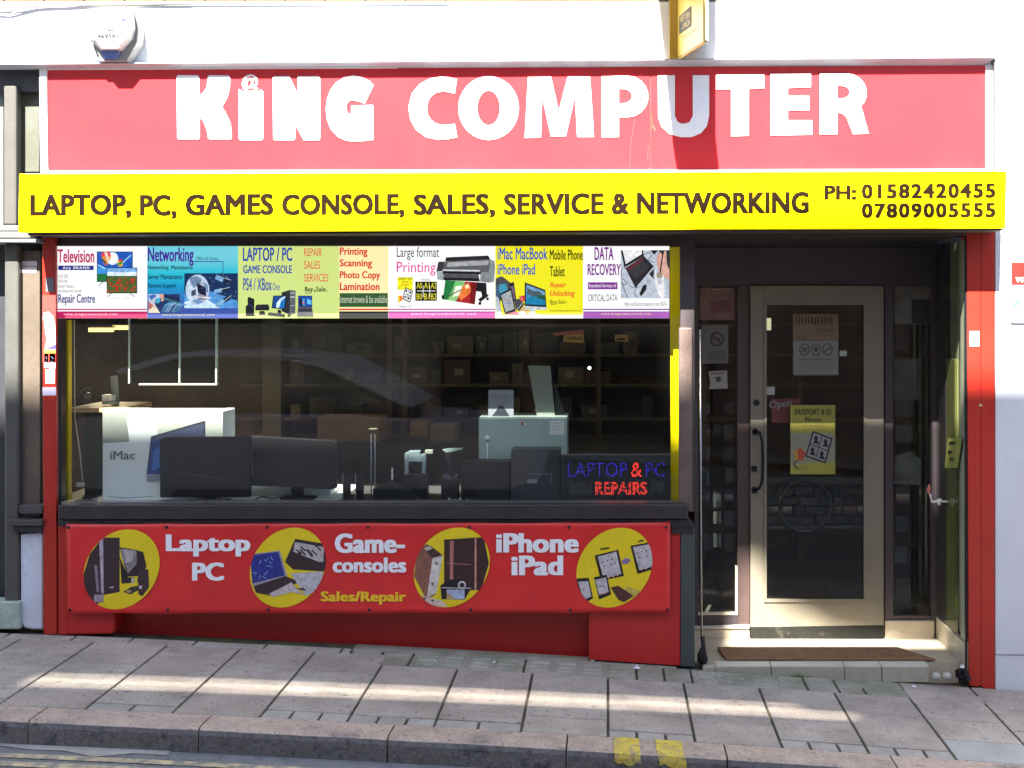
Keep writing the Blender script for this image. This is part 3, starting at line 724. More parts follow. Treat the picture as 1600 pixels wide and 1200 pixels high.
def dev(q, inner, c=(205,198,200)): p.poly(q, (34,20,18)); p.poly(inner, c)
dev([(929,868),(966,859),(975,900),(939,908)], [(934,870),(963,862),(971,897),(943,904)])
dev([(985,853),(1022,846),(1026,888),(996,897)], [(989,855),(1022,849),(1024,884),(999,891)])
dev([(928,902),(948,898),(955,929),(936,937)], [(930,906),(947,902),(951,925),(936,930)])
dev([(900,904),(920,903),(927,935),(908,945)], [(903,909),(919,908),(924,932),(912,938)])
for (cx, cy) in ((942,878),(949,876),(956,874),(944,885),(955,882),(961,880),(996,864),(1003,862),(1010,861),(998,871),(1011,869),(938,916),(942,915),(912,922)): p.e(cx, cy, 1.3, 1.3, (70,55,60), 8)
for (cx, cy) in ((951,902),(958,900),(965,898),(1002,889),(1009,888),(941,927),(945,926)): p.e(cx, cy, 2, 1.6, (240,190,170), 8)
p.poly([(971,877),(978,871),(986,875),(980,881),(973,881)], (160,130,175)).poly([(954,918),(966,915),(990,931),(975,941),(966,937)], (84,48,44)).poly([(978,915),(1003,925),(996,934),(976,921)], (215,190,90)).line([(938,858),(952,856)], 2.2, (70,55,25)).line([(997,846),(1006,844)], 2.2, (70,55,25)); p.build('picture_disc', bn)
Pic(BY-.0065, fn=wave).line([(832,940),(836,928),(842,921)], .8, (215,80,85)).build('crease_mark', bn)

# ------------------------------------------------------------------ window posters, glow added to brighten them in the shade
PY = .082
def panel(x0, x1, col, label, stops=None):
    t = thing('window_display_panel', label, 'display panel', w((x0+x1)/2, 497, PY), 'backlit panels along the top of the shop window')
    m_ = gradmat('backlit_gradient', stops) if stops else pcol(col, True)
    MB().rect(x0, 382.3, x1-.25, 497.3, PY, .02).build('light_sheet', m_, t)
    return t
def T(t, s_, a, b, c, d_, col, bold=.02, shear=0, space=1.0): return text(s_, a, b, c, d_, PY-.0025, pcol(col, True), t, bold, shear, space=space)
def band(t, x0, x1, c, dbl=True):
    q = Pic(PY-.001, True)
    if dbl: q.r(x0, 482.5, x1, 484.4, c)
    q.r(x0, 486.6, x1, 497.2, c); return q.build('colour_band', t)
W_ = (255,255,255); MG = (194,28,96); NV = (22,30,128)
t = panel(86, 230, W_, 'white lit panel headed Television with two televisions on it'); band(t, 86.2, 229.8, MG)
T(t,'Television',90,389.5,147.5,410.5,(190,10,90),.03); Pic(PY-.001,True).r(91,415,146.3,422,(30,40,135)).build('colour_band',t); T(t,'Any BRAND',98,416.3,140,421.5,W_,.02,space=1.3)
T(t,'LCD/ LED',91,429,106,434,(60,60,60),.0); T(t,'DVD hifi',91,436.6,105,441.6,(60,60,60),.0); T(t,'Home Theatre',91,444.5,115,449.6,(50,50,50),.0); T(t,'Any Electronic Goods',91,452,127.3,458.2,(50,50,50),.0)
T(t,'Repair Centre',91,459.5,148.6,477.5,(12,14,120),.025); T(t,'www.kingcomputeruk.com',99,489,183,493.2,(250,225,235),.0,space=1.3)
p = Pic(PY-.001, True); p.r(151.3,393,207.5,440.5,(25,25,30)).r(152.2,394,206.8,439.5,(28,90,190)).r(152.2,418,206.8,428,(60,150,225)).r(152.2,428,206.8,439.5,(20,110,50)).e(176,404,9,10,(235,245,255)).e(176,404,5,6,(255,255,255)).line([(190,412),(204,399)],2,(150,200,240)).line([(153,414),(165,420)],2,(170,215,245))
p.poly([(158,396),(163,393.6),(171,393.6),(174,399),(172,407),(167,415),(165,415),(160,407)],(225,70,80)).poly([(159,401),(174,400),(172,407),(167,415),(160,407)],(240,150,60)).poly([(159,403),(166,409),(167,415),(160,407)],(40,80,60)).poly([(163,394),(167,394),(172,408),(169,411)],(235,215,205)).e(188,411,4.5,6,(240,180,40)).poly([(184,411),(192,408),(192,412),(185,415)],(60,150,70)).e(188,407,3.4,2,(225,60,60))
p.line([(162,440),(154,447)],1,(20,20,20)).r(167,418,214.8,458.4,(20,20,24)).r(168,419,213.8,457.2,(120,175,230)).r(168,425,213.8,431.5,(225,238,250)).r(168,431,213.8,457.2,(75,95,40))
random.seed(5)
for i in range(60): p.e(169.5+random.random()*43, 433+random.random()**.8*23, .7+random.random()*1.8, .6+random.random()*1.4, random.choice([(220,20,20),(235,30,25),(190,15,20),(60,110,40)]), 7)
p.line([(176,458.5),(170,464)],1,(20,20,20)).line([(205,458.5),(212,464)],1,(20,20,20)).r(164,465,216,466.5,(236,228,230)).r(148,448,166,450,(225,235,240)); p.build('picture', t)
t = panel(230, 372, None, 'blue gradient lit panel headed Networking with a globe on it', [(0,(60,82,165)),(.18,(58,84,170)),(.42,(10,150,205)),(.62,(40,190,212)),(.8,(110,206,222)),(1,(112,206,224))])
T(t,'Networking',231,386.5,302.5,415.5,(70,20,150),.03); T(t,'Office & Home',306,401,341,406.6,(30,60,80),.0); Pic(PY-.001,True).r(303,408,348.8,409.3,(50,60,165)).r(347.9,409,348.9,427,(50,60,165)).build('colour_band',t)
T(t,'Networking  Mantainance',231,414.3,301,423,(5,25,40),.02); T(t,'Server Mantainance',231,428.3,284.8,436.2,(5,20,35),.02); T(t,'Remote Support',231,442.4,275.6,451.6,(5,15,30),.02); T(t,'www.kingcomputeruk.com',253.5,490,335,494.6,(210,220,90),.0,space=1.3)
p = Pic(PY-.001, True); p.r(288,427,371.8,481.5,(12,45,90)).poly([(288,460),(320,452),(371,470),(371.8,481.5),(288,481.5)],(80,150,215)).poly([(288,472),(318,464),(345,481.5),(288,481.5)],(200,228,245)).e(308.5,453,18.5,24,(190,208,228),22).poly([(296,434),(308,431),(316,436),(312,444),(303,450),(298,444)],(110,135,170)).poly([(318,440),(325,446),(325,458),(319,454)],(110,135,170)).poly([(300,470),(312,466),(318,472),(308,476)],(110,145,190))
p.poly([(307.5,442),(321,449),(323,465),(310,461)],(16,20,60)).poly([(309.5,458),(323,463),(323,466),(310,463)],(150,145,160)).poly([(299,455),(306.5,451.5),(306,461),(299,463)],(60,70,100)).poly([(300,464),(325,464),(332,466),(318,468)],(225,222,228)).poly([(306,465),(327,467),(318,468.5)],(40,30,35))
for (a, b, c, d_) in ((337,433,372,446),(335,456,372,449),(338,478,372,456)):
    p.line([(a,b),(a+12,b+(d_-b)*.4)], 6, (120,170,215)).line([(a+12,b+(d_-b)*.4),(a+22,b+(d_-b)*.6)], 7, (15,30,50)).line([(a+21,b+(d_-b)*.6),(c,d_)], 2.5, (20,40,65)).line([(a+4,b-2),(a+24,b+(d_-b)*.6-3)], .7, (200,225,245))
for i in range(46): p.e(289+random.random()*82, 428+random.random()*53, .5, .5, (225,240,255), 6)
p.build('picture', t)
p = Pic(PY-.001, True); p.r(232,459.5,280.8,489,(30,50,100)).poly([(232,459.5),(255,459.5),(250,470),(238,480),(232,478)],(190,200,215)).poly([(232,462),(240,460),(246,462),(236,469)],(60,100,180)).poly([(232,478),(242,476),(250,489),(232,489)],(235,225,200)).poly([(249,460),(256,460),(256,470),(252,471)],(215,165,145)).poly([(232,470),(240,478),(234,484),(232,482)],(190,110,90)).e(247,471,4.5,6.5,(35,50,70),12,.6).e(247,469.5,3.6,5,(70,170,205),12,.6).line([(256,466),(281,474)],1.2,(60,150,130)).line([(257,462),(280,468)],2.5,(15,20,55))
for i in range(9): p.line([(252+i*3.6,488),(258+i*3.6,477),(266+i*3.3,472+i*.4)], 1.3, random.choice([(100,170,215),(150,200,230),(70,110,150)]))
p.build('picture', t)
t = panel(372, 530, (210,228,134), 'lime green lit panel headed LAPTOP / PC with consoles and laptop pictures'); BLU = (40,70,168)
T(t,'LAPTOP / PC',379.5,386.5,456.6,408,BLU,.03); T(t,'GAME CONSOLE',380,414.4,456.2,427,BLU,.03); T(t,'PS4 / XBox',380,434.3,424.6,454,BLU,.02); T(t,'One',426,442,437,453.4,BLU,.005)
for s_, a, b in (('REPAIR',503,388),('SALES',500,408),('SERVICES',513,428)): T(t, s_, 475.2, b, a, b+12, (228,28,36), .0)
T(t,'Buy',476.5,448,489,457.8,(10,10,10),.03); T(t,'&',490,452,494,456,(10,10,10),.0); T(t,'Sale',494,447.8,509,455.6,(10,10,10),.02)
p = Pic(PY-.001, True).r(476.5,457.4,486,458.3,(10,10,10)).r(509.7,454.4,513,455.3,(10,10,10))
p.poly([(384,478),(388,476),(388,494),(384,494)],(30,30,34)).poly([(387,465),(389,463.8),(397.5,467.5),(397,491),(399,494),(387,494)],(18,18,22)).line([(388,474),(395,480)],.6,(50,90,190)).poly([(401,476),(419,475.5),(421,480),(420.5,485),(399,485),(399,480)],(20,20,24)).r(401,479,419,480,(60,60,66)).poly([(406,486),(413,486),(415.5,493),(412,492),(407,492),(404.5,493)],(30,30,34))
p.poly([(440,457),(453,453),(462,454),(461.5,490),(452,492),(440,486)],(40,42,48)).poly([(453,453),(462,454),(461.5,490),(453,491.5)],(95,98,104)).r(454,457,461,459,(170,172,176)).r(454,463,461,465.4,(190,192,196)).r(454,477,461,478,(200,200,205)).poly([(427,462),(447.5,461.5),(445,483.5),(424.5,481.5)],(12,14,22)).poly([(428.2,463),(446.4,462.6),(444.2,481.8),(425.6,480.2)],(24,70,150)).poly([(432,481),(432,474),(438,466),(446,462.8),(446.3,464),(439,471),(436,481)],(215,240,255)).poly([(436,481),(439,471),(446,465),(444.2,481.8)],(20,120,200)).poly([(434,484),(439,484),(440,490),(434,490)],(20,20,26)).poly([(421,488),(446,491),(445,495.5),(417,492.5)],(34,34,40)).poly([(449,492),(455,491),(453,495.5),(449,494)],(20,20,24))
p.r(466,462,488,480,(30,36,60)).r(467,463,487,479,(20,70,170)).poly([(480,466),(487,470),(487,476),(480,475)],(90,190,240)).r(468,466,472,478,(25,30,45)).r(473,467,476,470,(70,180,220)).r(473,471,476,474,(230,140,50)).r(474,475,477,478,(60,180,90)).poly([(466,480),(488,480),(490,494.5),(464,494.5)],(92,94,100)).poly([(467,482),(487,482),(487.6,487),(466.6,487)],(50,52,58)); p.build('picture', t)
t = panel(530, 607, (251,240,178), 'cream lit panel listing Printing, Scanning, Photo Copy and Lamination in red'); RD = (222,18,22)
T(t,'Printing',530.8,386.5,574.2,402,RD,.03); T(t,'Scanning',530.8,405,581.4,420,RD,.03); T(t,'Photo Copy',530.8,423.6,594,438.5,RD,.03); T(t,'Lamination',530.8,441.4,593,453.6,RD,.03)
Pic(PY-.001,True).r(530.6,458,605.8,479.6,(48,88,42)).r(530,482.4,606.8,484.6,(235,20,20)).r(530,486.6,606.8,497.2,(4,8,6)).build('colour_band',t); T(t,'internet browse & fax available',532,461.5,604.5,473.4,(205,215,190),.0)
t = panel(607, 774, W_, 'white lit panel headed Large format Printing with a wide printer on it'); band(t, 607.2, 773.7, (186,78,156))
T(t,'Large format',620,386,686,406.6,(15,15,15),.0); T(t,'Printing',620,409,680.5,430.6,(225,20,150),.0); T(t,'www.kingcomputeruk.com',642,488.6,744,492.8,(250,225,245),.0,space=1.3)
p = Pic(PY-.001, True); p.r(621,433,645,452.8,(243,235,25)).r(649,440,682.6,470,(5,5,5)).r(652,454,680,455.2,(230,230,230)).r(660.7,446,661.7,464.5,(230,230,230)).r(671,446,672,464.5,(230,230,230))
p.poly([(633,448.7),(645.4,454),(641,473),(629,467.5)],(10,10,14)).poly([(634,450.5),(644,454.8),(640.2,471),(630.4,466.4)],(240,240,240)).line([(638.8,453),(635.3,469)],.7,(10,10,14)).line([(632,459),(642.4,463)],.7,(10,10,14))
for (a, b) in ((635,454.5),(641,457),(633,464),(638.6,466)): p.e(a, b, 1.5, 2.2, (30,20,40), 8)
p.poly([(622,462),(628,462),(629.5,466),(627,471),(622,471)],(245,130,30)).poly([(622,462),(625,462),(625,471),(622,475)],(240,200,20))
p.poly([(695.5,407),(697.5,402),(763,399.3),(766,405),(700,410)],(36,36,38)).poly([(682,424),(685,409),(766,405),(768,408),(764,426),(692,424)],(92,94,98)).poly([(700,410),(740,408),(764,407),(763,414),(698,417)],(165,167,170)).poly([(682,424),(685,409),(694,409),(692,424)],(52,54,58)).poly([(766,405),(773,408),(773.6,420),(772,440),(765,442),(750,440),(751,425),(764,426)],(135,142,145)).poly([(682,424),(693,425),(694,438),(684,437)],(160,170,172)).poly([(692,424),(752,425.5),(751,429),(692,427)],(8,8,10)).poly([(692,427),(748,429),(749,435),(694,433)],(78,80,84)).poly([(692,433),(749,435),(750,440),(694,438)],(22,22,24)).poly([(692,421),(750,422),(750,424.3),(692,423)],(215,217,220))
p.poly([(696,438),(746,441),(742,475.6),(692,468)],(150,200,130)).poly([(696,438),(712,439),(700,468),(692,468)],(30,120,60)).poly([(712,439),(726,440),(714,458),(700,468)],(110,190,110)).poly([(711,448),(722,446),(720,460),(708,464)],(245,250,225)).poly([(727,440),(746,441),(742,475.6),(712,471),(722,455)],(175,30,30)).poly([(717,462),(724,446),(733,444),(738,454),(730,462),(720,470)],(235,120,50)).poly([(726,446),(731,443),(734,448),(729,452)],(250,225,180)).line([(698,464),(722,452)],1.6,(90,80,40)).poly([(736,441),(746,441),(742,475.6),(735,474.5)],(120,12,18))
p.poly([(745,441),(760,442),(761,464),(754,466),(752,456),(744,455)],(20,20,22)).poly([(747,468),(760,458),(764,462),(751,472)],(20,20,22)).e(750,474,2.4,2.6,(15,15,15)).e(762,467,2.2,2.4,(15,15,15)).poly([(690,462),(694,460),(694,468),(691,467)],(15,15,15)); p.build('picture', t)
T(t,'PASSPORT & ID',622.5,434,643.5,437,(30,30,10),.0); T(t,'Photos',629,438.8,638,441.6,(30,30,10),.0); T(t,'Print Here',627,443.4,639.5,446.4,(220,60,40),.0); T(t,'AnySize',658,434.6,672,439.6,(70,70,70),.0)
for s_, a, b in (('A0',651,441.4),('A1',662.6,441.4),('A2',673.4,441.4),('B0',651,458.6),('B1',662.6,458.6),('B2',673.4,458.6)): T(t, s_, a, b, a+8.4, b+9.4, (235,228,50), .005)
T(t,'5 Photos + CD',623,476.5,643,480.8,(60,60,60),.0)
t = panel(774, 911, (243,235,28), 'bright yellow lit panel with blue and black words, phones and a desktop computer')
Pic(PY-.0006,True).r(774,492,910.7,497.2,W_).build('colour_band', t)
BL2 = (28,82,186)
T(t,'iMac MacBook',777.3,386.6,855.6,405.6,BL2,.02); T(t,'iPhone iPad',777.3,412.4,836,429.2,BL2,.02); T(t,'Mobile Phone',859,390,910.6,406,(12,12,8),.02); T(t,'Tablet',859,416,882.4,432,(12,12,8),.02)
T(t,'Repair',859.4,441,884.6,451.6,(230,16,40),.02,.3); T(t,'Unlocking',859.4,453.6,898.6,465.2,(230,16,40),.02,.3); T(t,'Buy.Sale',860,468.6,883.5,476.4,(12,12,8),.01); T(t,'www.kingcomputeruk.com',859,483.6,909,487.6,(40,40,10),.0)
p = Pic(PY-.001, True).r(860,475.6,866.6,476.4,(12,12,8)).r(884.5,472.6,886.6,473.3,(12,12,8))
p.poly([(774.4,436),(781,432),(785,432),(797,441),(800,470),(774.4,470)],(72,74,78)).poly([(774.4,447),(778,447),(784,491.5),(774.4,491.5)],(60,90,120)).poly([(779.5,445),(791,443),(793,452),(794,460),(781,462)],(60,150,180)).poly([(795,443),(803,440.3),(807,470),(799,472)],(26,24,30)).poly([(796.5,448),(803,446),(805,467),(800,468)],(110,90,110))
p.poly([(781,459),(799,450),(806,487),(789,491.6)],(12,12,14)).poly([(783,461),(798,453.6),(803.6,483),(790,488)],(165,172,178)); random.seed(3)
for i in range(12): p.e(786+(i % 4)*4, 462+(i//4)*6, .8, .9, random.choice([(220,80,60),(60,140,200),(230,180,60),(80,60,160)]), 6)
p.poly([(774.4,462),(779,466),(785,491.6),(774.4,491.6)],(190,198,202)).poly([(803,470),(811,466),(820,475),(812,486),(806,484)],(70,72,76)).line([(808,484),(817,473)],.8,(215,215,215)).poly([(811,462.5),(820,461.5),(820,471),(814,471)],(215,60,60)).line([(813,463),(817,470)],.7,(240,200,200)).poly([(790,491.6),(806,486),(816,491.6)],(200,110,130)).poly([(812,486),(820,477),(832,491.6),(822,491.6)],(215,175,110)).poly([(809,489),(817,485),(824,491.6),(812,491.6)],(200,200,205))
p.poly([(820,441),(852,453),(854,480),(820,478)],(12,12,14)).poly([(822,444),(851,455),(852.4,477),(821.6,475.4)],(60,130,175)).poly([(823,445),(851,456),(851.5,463),(838,461),(823,455)],(120,160,195)).poly([(824,450),(834,455),(842,455),(851,463),(836,466),(824,458)],(70,90,100)).poly([(822,466),(836,463),(852,468),(852.4,477),(821.6,475.4)],(20,130,170)).poly([(836,462),(852,461),(852,469),(842,466)],(40,80,60)).poly([(820,478),(854,480),(854.6,484.4),(820,483.6)],(200,205,210)).e(840,482,.8,.9,(30,30,30),8).poly([(829,484),(836,484),(837,490),(828,490)],(180,185,190)).poly([(826,490),(848,491.4),(836,492),(826,491.6)],(205,208,212)); p.build('picture', t)
t = panel(911, 1046, W_, 'white lit panel headed DATA RECOVERY in purple with a laptop photograph'); band(t, 911.2, 1045.7, (124,40,142)); PU = (122,26,138)
T(t,'DATA',928.8,386,958.8,406.4,PU,.03); T(t,'RECOVERY',918,412.2,970,430.2,PU,.03); Pic(PY-.001,True).r(918.6,441,964.8,452,(126,42,144)).build('colour_band',t); T(t,'Expedited Survices of',920.4,443.4,962.6,450.6,W_,.0)
T(t,'CRITICAL DATA',919,460,964.4,470.6,(20,20,20),.0); T(t,'High-Level Security measures in your DATA',976,471.4,1041.6,480,(40,40,40),.0); T(t,'www.kingcomputeruk.com',939,488.6,1017,493,(222,190,80),.0,space=1.3)
p = Pic(PY-.001, True, cl=[(970,391),(1045.8,391),(1045.8,466),(970,466)]); p.r(970,391,1046,466,(186,194,208)).poly([(973,391),(1003,391),(1004,398),(977,414)],(238,238,242)).poly([(970,391),(973,391),(978,414),(976,420)],(12,12,14)).poly([(1003,391),(1005,391),(1006,400),(978,417),(977,413),(1003,397)],(16,14,18)).poly([(977,419),(1006,400),(1021.5,416),(993,450)],(34,34,38)).poly([(980,420),(1004,403.5),(1006,405),(982,422)],(120,30,45)).poly([(995,429),(1003,422),(1009,428),(999,438)],(44,30,34)).poly([(999,459),(1005,446),(1010,444),(1010,452),(1002,463)],(24,24,28))
for i in range(5): p.line([(982+i*2.4,424+i*2.6),(1004+i*2.4,408+i*2.2)], .5, (110,110,115))
p.line([(971,420),(970,440),(978,458),(981,466)],1,(24,24,30)).line([(971,434),(980,442),(975,446),(972,440)],1,(24,24,30)).line([(984,446),(990,450),(1000,448)],.8,(30,30,36)).line([(1006,398),(1014,394),(1018,400),(1012,406),(1022,410)],.9,(40,40,48)).line([(994,452),(990,458),(996,464)],.8,(30,30,36)).poly([(1016,391),(1029,391),(1022,398)],(22,22,26)).poly([(1029,391),(1046,391),(1046,420),(1036,412)],(40,46,56))
p.poly([(1028,396),(1032,394),(1036,400),(1038,392),(1041,392),(1042,412),(1046,424),(1046,438),(1034,430),(1027,418),(1026,406)],(215,165,150)).line([(1036,394),(1031,428)],2,(20,20,24)).poly([(1023,420),(1025,424),(1029,444),(1033,446),(1034,432),(1037,430),(1038,446),(1038,460),(1036,466),(1030,462),(1024,446)],(232,230,232)).poly([(1014,428),(1022,420),(1021,436)],(34,34,38)).r(1026,426,1034,434,(150,140,120)); p.build('picture', t)

# ------------------------------------------------------------------ entrance: screen, door, side lights
DY = .60
ent = thing('entrance_screen', 'dark timber entrance screen with side lights around the shop door', 'door surround', w(1290, 1003, DY))
MB().prism([(1060,372),(1512,372),(1512,446),(1060,446)], DY, .06).build('head_panel', DARKHD, ent, bevel=.003)
MB().rect(1060, 385, 1512, 388, DY-.01, .02).build('head_bead', DARK, ent)
MB().rect(1152, 446, 1171.5, 1003, DY, .06).build('post', mat('dark_brown_post', (.07,.045,.04), .45, .15, 6), ent, bevel=.003)
MB().rect(1382.5, 446, 1396, 1003, DY, .06).build('post', DARKHD, ent, bevel=.003)
MB().rect(1456, 446, 1470, 1003, DY, .06).build('post', DARKHD, ent, bevel=.003)
MB().rect(1085, 446, 1091, 985, DY, .06).build('post', DARKHD, ent, bevel=.003)
MB().rect(1091, 961, 1152, 978, DY, .06).build('rail', DARKHD, ent, bevel=.003)
MB().rect(1091, 957.5, 1150, 961, DY-.005, .03).build('bead', mat('worn_cream_bead', (.55,.48,.36)), ent)
MB().rect(1149, 885, 1152.4, 961, DY-.006, .03).build('bead', mat('worn_cream_bead', (.55,.48,.36)), ent)
MB().rect(1091, 446, 1152, 958, DY+.03, .006).build('glass_pane', GLASS, ent)
MB().rect(1396, 446, 1456, 966, DY+.03, .006).build('glass_pane', GLASS, ent)
MB().rect(1396, 962, 1456, 970, DY+.005, .05).build('rail', DARKHD, ent)
# plinths
MB().prism([(1083,979),(1171,977),(1171,982),(1083,983)], DY-.02, .08).build('sill', mat('pale_sill', (.5,.47,.4)), ent)
MB().rect(1084, 983, 1171, 1010, DY-.01, .08).build('plinth', CREAM, ent, bevel=.004)
MB().rect(1383, 970, 1460, 1006, DY-.01, .08).build('plinth', CREAM, ent, bevel=.004)
# right-hand return of the recess (glazed side wall of the shop)
xr = w(1509, 500, .01).x
def side(y0, y1, z0, z1, m_, name, dx=0, th=.05, par=None, bev=0): return MB().box(xr+dx, xr+dx+th, y0, y1, z0, z1).build(name, m_, par or rt, bevel=bev)
rt = thing('entrance_side_wall', 'glazed side wall of the entrance recess with yellow strips, right', 'side window', (xr, .3, -.05))
OL = mat('olive_reveal_paint', (.24, .25, .15), .5, .15, 5)
side(.02, .6, .14, 2.38, OL, 'backing', .02, .03)
side(.03, .115, .13, 2.38, mat('grey_olive_strip', (.3,.32,.22), .5), 'strip', .0, .018)
side(.22, .40, .13, 1.7, mat('dull_yellow_strip', (.16,.165,.05), .55, .15, 5), 'strip', -.004, .02)
side(.40, .54, .13, 2.38, DARKHD, 'post', -.008, .03)
side(.01, .6, -.06, .125, CREAM, 'plinth', -.012, .03, bev=.004)
side(.003, .02, -.08, 2.4, BLACK, 'edge', -.004, .01)
side(.125, .60, .14, 2.38, GLASS, 'glass_pane', -.012, .003)
nt_ = thing('yellow_notice', 'crumpled yellow notice taped inside the side window above the white catch', 'notice', (xr-.02, .3, 1.1))
def sidept(px, py): # point on the plane x = xr-.016 seen at the pixel
    X = xr-.016; s = (px-950)/X; y = F/s - D; return Vector((X, y, H-(py-480)/s))
mb = MB(); P = [sidept(*q) for q in ((1481,685),(1503,684),(1496,731),(1476,731))]; mb.add(P + [q+Vector((.002,0,0)) for q in P], [(0,1,2,3),(4,7,6,5),(0,4,5,1),(1,5,6,2),(2,6,7,3),(3,7,4,0)]); mb.build('paper', mat('yellow_paper', (.30,.31,.07), .6), nt_)
for (a, b, c) in ((1488,692,5),(1484,706,3),(1487,717,3)):
    mb = MB(); P = [sidept(*q)-Vector((.001,0,0)) for q in ((a-c,b-2),(a+c,b-2),(a+c,b+3),(a-c,b+3))]; mb.add(P, [(0,1,2,3)]); mb.build('print', pcol((50,50,20)), nt_)
ct = thing('door_catch', 'white metal catch with a pink cap on the side window post', 'catch', w(1468, 785, .42))
mb = MB(); mb.tube([w(1456,784,.40), w(1466,783,.38), w(1481,784,.36)], [.007,.009,.006], 8); mb.tube([w(1468,779,.38), w(1468,789,.38)], .012, 8); mb.build('lever', mat('white_enamel', (.8,.82,.75), .3), ct)
MB().tube([w(1456,784,.40), w(1453,770,.41)], .006, 8).build('stem', mat('white_enamel', (.8,.82,.75), .3), ct)
MB().tube([w(1452,772,.41), w(1451.5,764,.41), w(1452,757,.41)], [.008,.012,.005], 8).build('cap', mat('pink_plastic', (.7,.2,.16), .4), ct)

# step and mat
stp = thing('doorstep', 'cream tiled doorstep of the shop entrance', 'step', (1.3, .1, -.1))
MB().box(.46, xr, .075, .64, -.12, -.004).build('floor', CREAM, stp)
tiles = [(1118,1205),(1205,1320),(1320,1378),(1378,1452)]
for a, b in tiles:
    xa, xb = w(a,0,-.03).x, w(b,0,-.03).x
    MB().box(xa+.002, xb-.002, -.03, .012, -.085, -.0005).build('riser_tile', mat('grey_cream_tile', (.36,.33,.25), .6, .15, 7, .001, rand=.05, stain=(.3,.3,.22), stain_scale=7), stp, bevel=.003)
    MB().box(xa+.002, xb-.002, -.029, .07, .0, .006).build('nosing_tile', mat('cream_nosing', (.62,.56,.45), .5, .1, 8, rand=.04), stp, bevel=.002)
MB().box(w(1098,0,0).x, w(1118,0,0).x, -.02, .07, -.05, .0).build('step_edge', CREAM, stp, bevel=.004)
# threshold and skirting of the recess
COIR = mat('brown_coir', (.22, .115, .055), .95, .25, 20, .004, fine=200)
dm = MB().prism([(1118,1035),(1452,1035),(1452,1030),(1118,1030)], .0, .01); dm = MB()
dm.add([w(1133,1034,.075)*1, w(1452,1034,.075)*1, Vector((w(1452,0,.2).x-.1,.36,0)), Vector((w(1118,0,.2).x,.36,0))], [(0,1,2,3)])
z_ = .004; xs0, xs1 = w(1135,0,.08).x, w(1462,0,.08).x
dm = MB(); dm.add([(xs0,.078,z_),(xs1,.078,z_),(xs1-.16,.33,z_),(xs0-.03,.33,z_),(xs0,.078,z_+.012),(xs1,.078,z_+.012),(xs1-.16,.33,z_+.012),(xs0-.03,.33,z_+.012)],
    [(0,3,2,1),(4,5,6,7),(0,1,5,4),(1,2,6,5),(2,3,7,6),(3,0,4,7)])
o = dm.build('doormat', COIR, None, bevel=.003); tag(o, 'brown coir doormat lying on the doorstep before the door', 'doormat')

door = thing('shop_door', 'taupe painted glazed shop door with black pull handle and posters', 'door', w(1277, 1003, DY))
dd = DY - .02
MB().rect(1172.5, 446.5, 1196, 980, dd, .045).build('stile', DOORP, door, bevel=.003)
MB().rect(1352, 446.5, 1381, 980, dd, .045).build('stile', DOORP, door, bevel=.003)
MB().rect(1196, 446.5, 1352, 473, dd+.0005, .044).build('rail', DOORP, door)
MB().rect(1196, 940, 1352, 980, dd+.0005, .044).build('rail', DOORP, door)
MB().rect(1194, 473, 1354, 476.5, dd-.008, .02).build('bead', DOORP, door)
MB().prism([(1194,476.5),(1198,476.5),(1198,936),(1194,940)], dd-.007, .02).build('bead', DOORP, door)
MB().prism([(1350,476.5),(1354,476.5),(1354,940),(1350,936)], dd-.007, .02).build('bead', DOORP, door)
MB().prism([(1194,941),(1354,941),(1350,936.5),(1198,936.5)], dd-.008, .02).build('bead', DOORP, door)
MB().rect(1197, 475, 1351, 940, dd+.02, .006).build('glass_pane', GLASS, door)
MB().prism([(1172.5,980),(1381,977),(1381,998),(1172.5,1003)], dd-.003, .04).build('kick_plate', mat('scuffed_black_kickplate', (.016,.016,.013), .75, .3, 8, .002, spec=.15, stain=(.075,.07,.05), stain_scale=9, stain_lo=.6, stain_hi=.72), door, bevel=.002)
hz = MB(); hz.tube([w(1180,674,dd-.015), w(1187,676,dd-.05), w(1191,690,dd-.06), w(1192,720,dd-.065), w(1191,750,dd-.06), w(1187,763,dd-.05), w(1180,766,dd-.015)], [.011,.009,.009,.010,.009,.009,.011], 10)
hz.build('pull_handle', BLACK, door)
for (a, b, r_) in ((1182,629,.019),(1180,674.5,.021),(1179,765.5,.021)):
    MB().tube([w(a,b,dd-.012), w(a,b,dd+.002)], [r_*.8, r_], 12).build('handle_rose' if r_ > .02 else 'lock_cylinder', BLACK, door)
MB().rect(1174, 728, 1182.5, 737, dd-.006, .008).build('lock_plate', BLACK, door)
def note(name, label, cat, pts, y, m_, th=.0015, group=None):
    n_ = thing(name, label, cat, w(sum(q[0] for q in pts)/len(pts), max(q[1] for q in pts), y), group)
    MB().prism(pts, y, th).build('sheet', m_, n_); return n_
GY = dd+.0185
def rc(a, b, c, d_): return [(a,b),(c,b),(c,d_),(a,d_)]
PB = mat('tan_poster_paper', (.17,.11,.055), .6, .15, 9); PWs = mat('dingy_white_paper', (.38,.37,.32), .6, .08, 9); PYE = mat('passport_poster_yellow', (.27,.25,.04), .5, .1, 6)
clutterm_a, clutterm_b = mat('dim_red_packets', (.055,.034,.03), .6, .25, 9), mat('dim_blue_packets', (.04,.042,.045), .6, .25, 9)
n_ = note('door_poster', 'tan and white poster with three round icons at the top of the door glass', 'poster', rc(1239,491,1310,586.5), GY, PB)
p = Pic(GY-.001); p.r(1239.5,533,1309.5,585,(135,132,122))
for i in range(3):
    cx = 1257+i*18; p.e(cx,546,8.2,9.6,(70,55,58),18).e(cx,546,6.6,8,(135,132,122),18)
